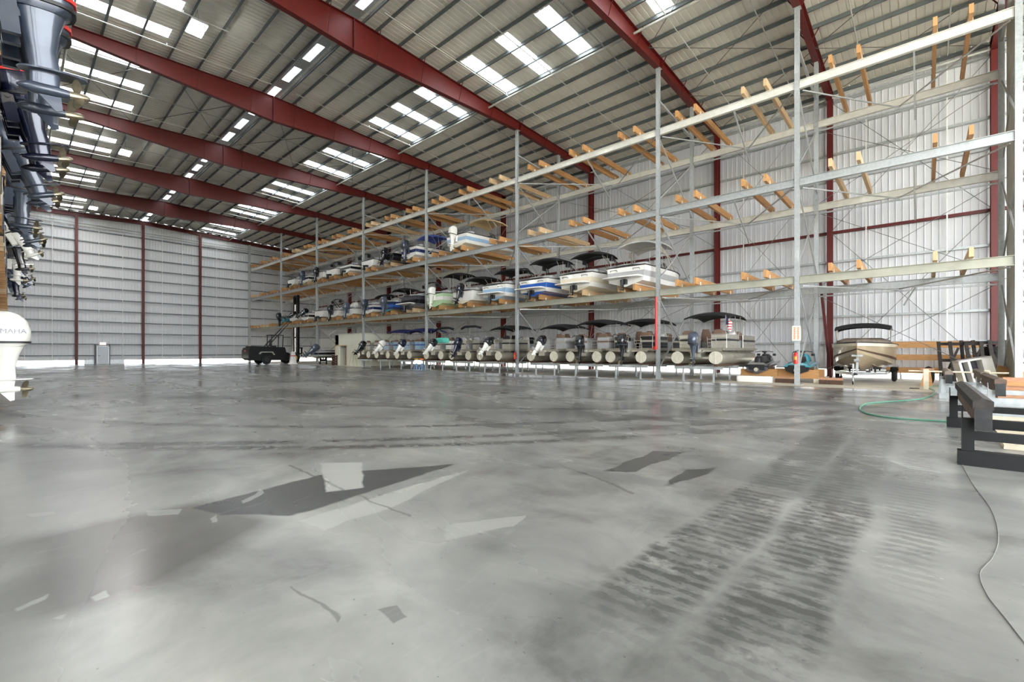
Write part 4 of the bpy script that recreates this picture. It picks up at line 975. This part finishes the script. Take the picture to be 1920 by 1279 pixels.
# hose reel cabinet / exit sign
t = thing('exit_sign', 'small lit exit sign above the far personnel door', 'sign', (XW+.36, (dY0+dY1)/2, 2.32))
obj('case', MB().box((-.06, -.3, 0), (0, .3, .3)), M['white'], t); obj('face', MB().box((0, -.28, .02), (.01, .28, .28)), M['exit'], t)
obj('lettering', textmesh('EXIT', .2, M['redp']), None, t, (.013, 0, .15), (PI/2, 0, PI/2))

# ------------------------------------------------------------------ right hand corner: trailer boat, jet skis, timber, bunk stands
def wheel(parent, c, r, w_, nm='wheel'):
    wh = obj(nm, MB().torus(c, (1, 0, 0), r*.68, r*.32, 20, 8), M['rubber'], parent)
    obj('rim', MB().cyl((c[0]-w_*.4, c[1], c[2]), (c[0]+w_*.4, c[1], c[2]), r*.45, n=12), M['steel'], wh)
TX, TY = -2.3, 31.9
tb = make_boat('beige bow rider with taupe cover and black canopy, bow out on a trailer', (TX, TY, .55), PI, L_=6.0, B_=2.55, H_=1.25, bot='tanh', side='tanh', stripe=None, deck='tanh', cover='taupe', wind=False, drive=True, bunk=False, group=None)
sec = hullsec(6.0, 2.55, 1.25)
rib = MB()
for sx in (-1, 1): rib.loft([[(sx*(bc+(bb-bc)*.5+.02), y, zc+(zs-zc)*a) for a in (.22, .34)] for y, bc, bb, zk, zc, zs in sec], closed=False)
obj('hull_stripe', rib, M['brown'], tb)
top = MB()
for sx in (-1, 1): top.loft([[(sx*(bb+.022), y, zs-a) for a in (.02, .16)] for y, bc, bb, zk, zc, zs in sec], closed=False)
obj('sheer_band', top, M['cream'], tb)
obj('boat_cover', MB().loft([rrect(0, 2.6, 2.3, 4.2, 1.30, 3), rrect(0, 2.7, 2.1, 3.8, 1.5, 3), rrect(0, 2.8, 1.5, 2.4, 1.62, 3)]), M['taupe'], tb)
bimini(tb, 'canvas', 2.2, 1.3, 3.2, 2.38, 1.4, .16)
obj('bow_eye', MB().torus((0, 5.72, .86), (1, 0, 0), .05, .014, 10, 5), M['steel'], tb)
tr = thing('boat_trailer', 'galvanised boat trailer with jack wheel under the beige bow rider', 'trailer', (TX, TY, 0), PI)
obj('frame', MB().bar((-.95, 0, .48), (-.95, 4.4, .48), .08, .12).bar((.95, 0, .48), (.95, 4.4, .48), .08, .12).bar((-.95, 4.4, .48), (0, 6.3, .48), .08, .1).bar((.95, 4.4, .48), (0, 6.3, .48), .08, .1).bar((-.95, .6, .46), (.95, .6, .46), .08, .08).bar((-.95, 3.6, .46), (.95, 3.6, .46), .08, .08), M['galv'], tr)
for sx in (-.5, .5): obj('bunk', MB().box((sx-.06, .2, .62), (sx+.06, 3.8, .74)).box((sx-.04, .56, .5), (sx+.04, .64, .64)).box((sx-.04, 3.56, .5), (sx+.04, 3.64, .64)), M['rubberc'], tr)
for sx in (-1.15, 1.15):
    for y in (1.4, 2.2): wheel(tr, (sx, y, .32), .32, .22)
    obj('fender', MB().prism([(.95, .5), (1.1, .72), (2.5, .72), (2.65, .5), (2.58, .5), (2.45, .68), (1.15, .68), (1.02, .5)], 'x', sx-.13, sx+.13), M['blacks'], tr)
wp_ = obj('winch_post', MB().bar((0, 5.95, .45), (0, 5.75, 1.32), .09, .09).box((-.2, 5.7, 1.28), (.2, 5.95, 1.36)).cyl((-.1, 5.98, 1.1), (.1, 5.98, 1.1), .07, n=10), M['galv'], tr)
jk = obj('jack', MB().cyl((.12, 6.25, .1), (.12, 6.25, .95), .035, n=8).box((.06, 6.2, .4), (.18, 6.3, .52)).cyl((.12, 6.25, .93), (.24, 6.25, .93), .014, n=6), M['galv'], tr)
obj('jack_wheel', MB().torus((.12, 6.25, .09), (1, 0, 0), .06, .03, 12, 6), M['rubber'], jk)
obj('coupler', MB().bar((0, 6.3, .48), (0, 6.75, .5), .1, .09), M['blacks'], tr)
# jet skis on timber cradles
def jetski(label, loc, hullm, topm, accent, rz=0.0):
    t = thing('jet_ski', label, 'jet ski', loc, rz, None)
    L_ = 3.0; rings = []; ring2 = []
    for i in range(9):
        u = i/8; b = .56*(1 if u < .5 else max(.04, 1-((u-.5)/.5)**2)); y = u*L_; zk = 0 if u < .6 else .3*((u-.6)/.4)**2
        rings.append([(b*.95, y, .36+.1*u), (b*.8, y, .16+zk*.8), (0, y, zk), (-b*.8, y, .16+zk*.8), (-b*.95, y, .36+.1*u)])
        ring2.append([(b, y, .34+.1*u), (b*.9, y, .45+.12*u), (b*.5, y, .55+.18*u if u < .9 else .6), (-b*.5, y, .55+.18*u if u < .9 else .6), (-b*.9, y, .45+.12*u), (-b, y, .34+.1*u)])
    obj('hull', MB().loft(rings), M[hullm], t); obj('deck', MB().loft(ring2), M[topm], t)
    obj('seat', MB().loft([rrect(0, .9, .45, 1.5, .52), rrect(0, .9, .40, 1.45, .78), rrect(0, .95, .30, 1.25, .88)]), M['black'], t)
    obj('hood', MB().loft([rrect(0, 2.0, .62, 1.0, .62, 2.6), rrect(0, 1.95, .5, .8, .85, 2.6), rrect(0, 1.85, .3, .4, .98, 2.6)]), M[topm], t)
    obj('handlebar', MB().tube([(-.42, 1.5, 1.08), (-.2, 1.62, 1.12), (.2, 1.62, 1.12), (.42, 1.5, 1.08)], .02, 6).cyl((0, 1.62, .9), (0, 1.6, 1.12), .06).box((-.1, 1.5, 1.06), (.1, 1.66, 1.14)), M['black'], t)
    for sx in (-1, 1): obj('mirror', MB().loft([rrect(sx*.38, 1.95, .16, .1, .88), rrect(sx*.38, 1.95, .16, .12, 1.0)]), M['black'], t)
    n = obj('stern_panel', MB().box((-.36, -.02, .18), (.36, .02, .44)), M['black'], t)
    obj('jet_nozzle', MB().cyl((0, -.12, .2), (0, .02, .2), .1, .13, 12), M['steel'], n)
    for sx in (-1, 1): obj('accent_panel', MB().prism([(.2, .42), (2.2, .50), (2.6, .62), (1.2, .56)], 'x', sx*.53-.01, sx*.53+.01), M[accent], t)
    return t
def cradle(label, x, y, wm='woodx'):
    t = thing('timber_cradle', label, 'cradle', (x, y, 0), 0, 'timber cradles')
    for sx in (-.75, .75): obj('skid', MB().box((sx-.1, 0, 0), (sx+.1, 2.2, .2)), M['sand'], t)
    for yy in (.05, 1.7): obj('saddle', MB().prism([(-.85, .2), (.85, .2), (.85, .62), (.45, .62), (0, .36), (-.45, .62), (-.85, .62)], 'y', yy, yy+.14), M[wm], t)
cradle('timber cradle under the black jet ski', -6.3, 25.6); jetski('black and grey jet ski on a timber cradle', (-6.3, 25.3, .40), 'greyg', 'blackg', 'vinylg')
cradle('timber cradle under the teal jet ski', -4.6, 25.8); jetski('teal and black jet ski on a timber cradle behind the signed post', (-4.6, 25.5, .40), 'black', 'teal', 'lblue')
t = thing('white_slab_block', 'low white block before the black jet ski cradle', 'block', (-6.3, 25.0, 0)); obj('body', MB().loft([rrect(0, 0, 1.6, .5, 0, 12), rrect(0, 0, 1.6, .5, .27, 12), rrect(0, 0, 1.56, .46, .29, 12)]), M['white'], t); obj('lifting_loop', MB().tube([(-.2, 0, .28), (-.18, 0, .36), (.18, 0, .36), (.2, 0, .28)], .015, 6), M['rod'], t)
for k, (x, y, l_) in enumerate(((-5.0, 25.1, .8), (-3.2, 25.3, .9))):
    t = thing('wood_block', ['short dark timber block beside the black jet ski', 'short dark timber block beside the signed post'][k], 'block', (x, y, 0)); obj('timber', MB().box((-l_/2, -.15, 0), (l_/2, .15, .2)), M['brown'], t); obj('timber', MB().box((-l_/2+.05, -.13, .2), (l_/2, .13, .3)), M['woodr'], t)
# leaning red braces in the rack end bay
t = thing('leaning_brace', 'dark red steel brace leaning on the rack near the beige boat', 'brace', (0, 0, 0)); obj('bar', MB().bar((-3.75, 29.7, 0), (-4.15, 29.15, 5.2), .12, .12), M['redd'], t); obj('foot_plate', MB().box((-3.87, 29.55, 0), (-3.63, 29.85, .03)), M['redd'], t)
# timber stack along the back wall
t = thing('timber_rack', 'steel arm rack holding long timbers along the back wall', 'rack', (0, 32.9, 0))
for x in (-1.0, .35, 1.7):
    obj('upright', MB().bar((x, .25, 0), (x, .25, 2.2), .08, .08, (0, 1, 0)), M['galv'], t)
    for z in (.3, 1.0, 1.66): obj('arm', MB().bar((x, .25, z), (x, -.5, z), .06, .08), M['galv'], t)
k = 0
for z, n in ((.345, 2), (1.045, 2), (1.705, 2)):
    for j in range(n):
        o = obj('stacked_timber', MB().box((-1.6, 0, 0), (2.1-.2*j, .2, .30)), M['woodx'], None, (0, 32.46+j*.26, z)); k += 1
        tag(o, '%s long orange timber beam on the %s arms by the back wall' % (('outer', 'inner')[j], ('lowest', 'middle', 'top')[[.345, 1.045, 1.705].index(z)]), 'timber', 'timber beams by the back wall')
for j in range(2):
    o = obj('timber_board', MB().box((-1.5, 0, 0), (1.9, .24, .04)), M['woodr'], None, (.05, 32.47+.25*j, 2.006)); tag(o, 'thin grey board lying on the top timber beams, %s one' % ('outer', 'inner')[j], 'board', 'thin boards by the back wall')
# bunk stands of black steel with carpeted bunks
def bunkstand(label, x, y, w_=2.4, l_=4.1, z0=.62, cap='rubberc', fm='blacks', bk='carpet'):
    t = thing('bunk_stand', label, 'boat stand', (x, y, 0), 0, 'steel bunk stands')
    for yy in (0, l_):
        obj('floor_tube', MB().box((-.02, yy-.09, 0), (w_, yy+.09, .19)), M[fm], t)
        obj('mid_tube', MB().box((.1, yy+.22, .30), (w_, yy+.30, .42)), M[fm], t)
        for xx in (.02, w_-.14):
            obj('upright', MB().box((xx, yy-.06, .19), (xx+.12, yy+.06, z0)).prism([(yy-.06, z0), (yy+.06, z0), (yy+.06, z0+.16), (yy-.02, z0+.1)], 'x', xx, xx+.015), M[fm], t)
    for xx in (.14, w_-.28):
        b = obj('bunk', MB().box((xx, -.25, z0-.05), (xx+.13, l_+.25, z0+.22)), M[bk], t)
        obj('carpet_cap', MB().loft([[(xx-.03, yy, z0+.14), (xx+.16, yy, z0+.14), (xx+.16, yy, z0+.25), (xx+.065, yy, z0+.29), (xx-.03, yy, z0+.25)] for yy in (-.28, l_+.28)]), M[cap], b)
        obj('end_wrap', MB().box((xx-.015, -.29, z0-.12), (xx+.145, -.24, z0+.16)), M['bag'], b)
    return t
bunkstand('black steel bunk stand with dark carpeted bunk, end towards the open floor', .34, 8.55)
bunkstand('grey steel bunk stand with dusty brown carpet, between the open floor and the timber pile', 1.05, 15.2, l_=3.2, cap='carpet', fm='galv')
bunkstand('grey steel bunk stand with pale worn carpet beside the hose', .35, 20.0, w_=1.2, l_=2.6, cap='taupe', fm='galv', bk='taupe')
# pale beams on the floor under the stands
for k, (x, y, l_) in enumerate(((.9, 10.3, 3.4), (.95, 11.6, 3.4), (.9, 14.2, 3.0), (1.0, 19.0, 2.6))):
    o = obj('pale_plank', MB().box((0, 0, 0), (l_, .55, .07)), M['sand'], None, (x, y, 0)); tag(o, 'pale plank lying on the floor, %s from the black bunk stand end' % ('first', 'second', 'third', 'fourth')[k], 'plank', 'pale planks between the stands')
# loose timber pile near the rack end post
for k, (x, y, z, l_, rz, mm) in enumerate(((1.75, 21.6, 0, 3.2, .05, 'woodr'), (1.8, 21.95, 0, 3.1, -.04, 'woodx'), (1.7, 22.3, 0, 3.3, .0, 'woodr'), (1.75, 21.7, .13, 3.1, -.03, 'woodx'), (1.85, 22.1, .13, 3.0, .06, 'woodr'), (1.7, 21.85, .26, 3.3, .02, 'woodr'), (1.75, 21.8, .39, 3.1, -.02, 'woodx'), (1.9, 22.0, .52, 2.9, .03, 'woodr'))):
    o = obj('loose_board', MB().box((0, 0, 0), (l_, .28, .13)), M[mm], None, (x, y, z), (0, 0, rz*.3)); tag(o, '%s board in the timber pile by the end post' % ('bottom outer reddish', 'bottom middle orange', 'bottom inner reddish', 'second layer orange', 'second layer reddish', 'third layer reddish', 'fourth layer orange', 'top reddish')[k], 'board', 'boards in the loose timber pile')
# black timber trestles
def trestle(label, x, y, lean, h=1.9):
    t = thing('trestle', label, 'trestle', (x, y, 0), 0, 'black timber trestles'); t.rotation_euler = (lean, 0, .1)
    for a, b in (((-.75, 0), (-.85, h)), ((-.3, 0), (-.45, h)), ((.3, 0), (.1, h)), ((.75, 0), (.6, h))):
        obj('upright', MB().bar((a[0], 0, a[1]), (b[0], 0, b[1]), .13, .09, (0, 1, 0)), M['rubberc'], t)
    for z in (.35, h*.55, h-.1): obj('rail', MB().bar((-.85, .1, z), (.72, .1, z), .09, .13), M['rubberc'], t)
    obj('strut', MB().bar((-.6, .05, .4), (-.15, .05, h-.3), .09, .09).bar((.5, .05, .4), (.1, .05, h-.3), .09, .09), M['rubberc'], t)
trestle('black timber trestle leaning before the timber rack', 1.35, 30.2, -.12, 2.0)
trestle('black timber trestle leaning beside the bin bag', 2.15, 30.6, -.10, 2.05)
t = thing('bin_bag', 'bulging black bin bag beside the red column', 'bag', (2.35, 31.6, 0)); bg_ = MB(); rings = []
for i in range(9):
    u = i/8; R = .62*math.sin(PI*(.12+.80*u))**.6; rings.append([(R*(1+.09*math.sin(5*a+i*1.7))*math.cos(a), R*.8*(1+.09*math.cos(4*a+i))*math.sin(a), 1.75*u) for a in [2*PI*k/18 for k in range(18)]])
obj('sack', bg_.loft(rings), M['bag'], t); obj('neck_tie', MB().lathe([(0, .2), (.06, .13), (.14, .2)], (0, 0, 1.70), (0, 0, 1), 10), M['bag'], t)
t = thing('white_cabinet', 'tilted white cabinet frame leaning by the trestles', 'cabinet', (1.35, 26.6, 0)); t.rotation_euler = (0, -.22, .3)
cm_ = MB().box((-.1, 0, 0), (-.02, .6, 1.15)).box((.62, 0, 0), (.95, .6, 1.15)).box((-.1, 0, 1.07), (.95, .6, 1.15)).box((-.1, 0, 0), (.95, .6, .1))
obj('carcass', cm_, M['white'], t); obj('recess_panel', MB().box((-.02, .5, .1), (.62, .55, 1.07)), M['greyg'], t); obj('divider', MB().box((.2, .05, .1), (.28, .55, 1.07)), M['white'], t)
for k, (x, y, r) in enumerate(((.12, 27.9, .42), (.75, 28.2, .36))):
    t = thing('spare_wheel', ['large black spare wheel standing by the timber rack', 'smaller black spare wheel behind the pale post'][k], 'wheel', (x, y, r)); obj('tread', MB().torus((0, 0, 0), (1, .3, 0), r*.7, r*.3, 22, 8), M['rubber'], t); obj('hub', MB().cyl((-.08, -.02, 0), (.08, .02, 0), r*.42, n=14), M['blacks'], t)
t = thing('plywood_sheet', 'orange plywood sheet leaning on the red column', 'sheet', (1.95, 28.0, 0)); t.rotation_euler = (0, .35, .1); obj('panel', MB().box((0, 0, 0), (.9, .03, 1.0)), M['cardb'], t); obj('edge_batten', MB().box((0, -.03, .9), (.9, 0, 1.0)), M['woodx'], t)
t = thing('barrier_pole', 'long pale pole lying on two short timber posts', 'pole', (.1, 24.6, 0)); obj('pole', MB().cyl((-.6, 0, .72), (2.2, .25, .70), .03, n=8), M['sand'], t)
for x in (-.15, 1.55): obj('post', MB().box((x, -.08+.09*x, 0), (x+.16, .10+.09*x, .80)), M['sand'], t)
t = thing('orange_trestle', 'short orange timber block standing near the tyres', 'block', (.05, 26.6, 0)); obj('timber', MB().prism([(-.2, 0), (.2, 0), (.12, .7), (-.1, .7)], 'y', 0, .2), M['woodx'], t); obj('cap', MB().box((-.2, -.05, .7), (.25, .25, .78)), M['woodr'], t)
t = thing('paint_pail', 'cyan pail on a bracket beside the red column', 'pail', (3.05, 32.9, 0)); obj('bracket', MB().box((-.1, -.1, 0), (.1, .1, 1.2)), M['galv'], t); obj('pail', MB().lathe([(0, .16), (.02, .18), (.5, .22), (.52, .2)], (0, 0, 1.2), (0, 0, 1), 14), M['cyan'], t)
# deep web frame at the near end of the rack
t = thing('end_frame', 'grey green deep steel end frame with triangular openings', 'frame', (2.45, YF, 0))
zz = [.0]; edge = []
while zz[-1] < 16.2: zz.append(zz[-1]+1.1)
for q, z in enumerate(zz): edge.append((1.0 if q % 2 else 2.6, z))
obj('web_plate', MB().prism([(4.75, 0)]+edge+[(4.75, zz[-1])], 'x', .14, .16), M['olive'], t)
for q in range(len(zz)-1):
    obj('lattice_bar', MB().bar((.18, .12, zz[q]), (.18, 1.0 if q % 2 else 2.6, zz[q]), .05, .05), M['galv'], t); obj('lattice_bar', MB().bar((.2, .12, zz[q]), (.2, 2.2, zz[q+1]), .05, .05), M['galv'], t)
obj('ladder_rail', MB().cyl((.3, .6, 0), (.3, .6, 16), .03, n=6).cyl((.3, 1.0, 0), (.3, 1.0, 16), .03, n=6), M['galv'], t)
# hose and cord on the floor
hp = [gp(*p) for p in ((1790, 792), (1700, 787), (1640, 780), (1612, 769), (1625, 758), (1668, 754), (1720, 750), (1745, 743), (1752, 733), (1738, 727), (1770, 724))]
def smooth(ps, n=6):
    out = []; P = [Vector(p) for p in ps]; P = [P[0]]+P+[P[-1]]
    for i in range(1, len(P)-2):
        for k in range(n):
            u = k/n; a, b, c, d = P[i-1:i+3]; out.append(.5*((2*b)+(c-a)*u+(2*a-5*b+4*c-d)*u*u+(3*b-a-3*c+d)*u**3))
    return out+[P[-1]]
o = obj('garden_hose', MB().tube([(p[0], p[1], .018) for p in smooth(hp)], .018, 6), M['hose']); tag(o, 'green garden hose looping over the concrete before the bunk stands', 'hose')
cp = [gp(*p) for p in ((1800, 862), (1822, 905), (1858, 955), (1872, 1005), (1862, 1045), (1838, 1075), (1850, 1115), (1885, 1160), (1925, 1212))]
o = obj('thin_cord', MB().tube([(p[0], p[1], .004) for p in smooth(cp)], .0035, 5), M['cord']); tag(o, 'thin grey cord lying on the concrete from the black bunk stand', 'cord')
o = obj('wood_scrap', MB().prism([(0, 0), (.25, .03), (.3, .1), (.05, .09)], 'z', 0, .04), M['brown'], None, gp(1705, 729)); tag(o, 'small dark scrap on the floor before the beige boat', 'scrap')
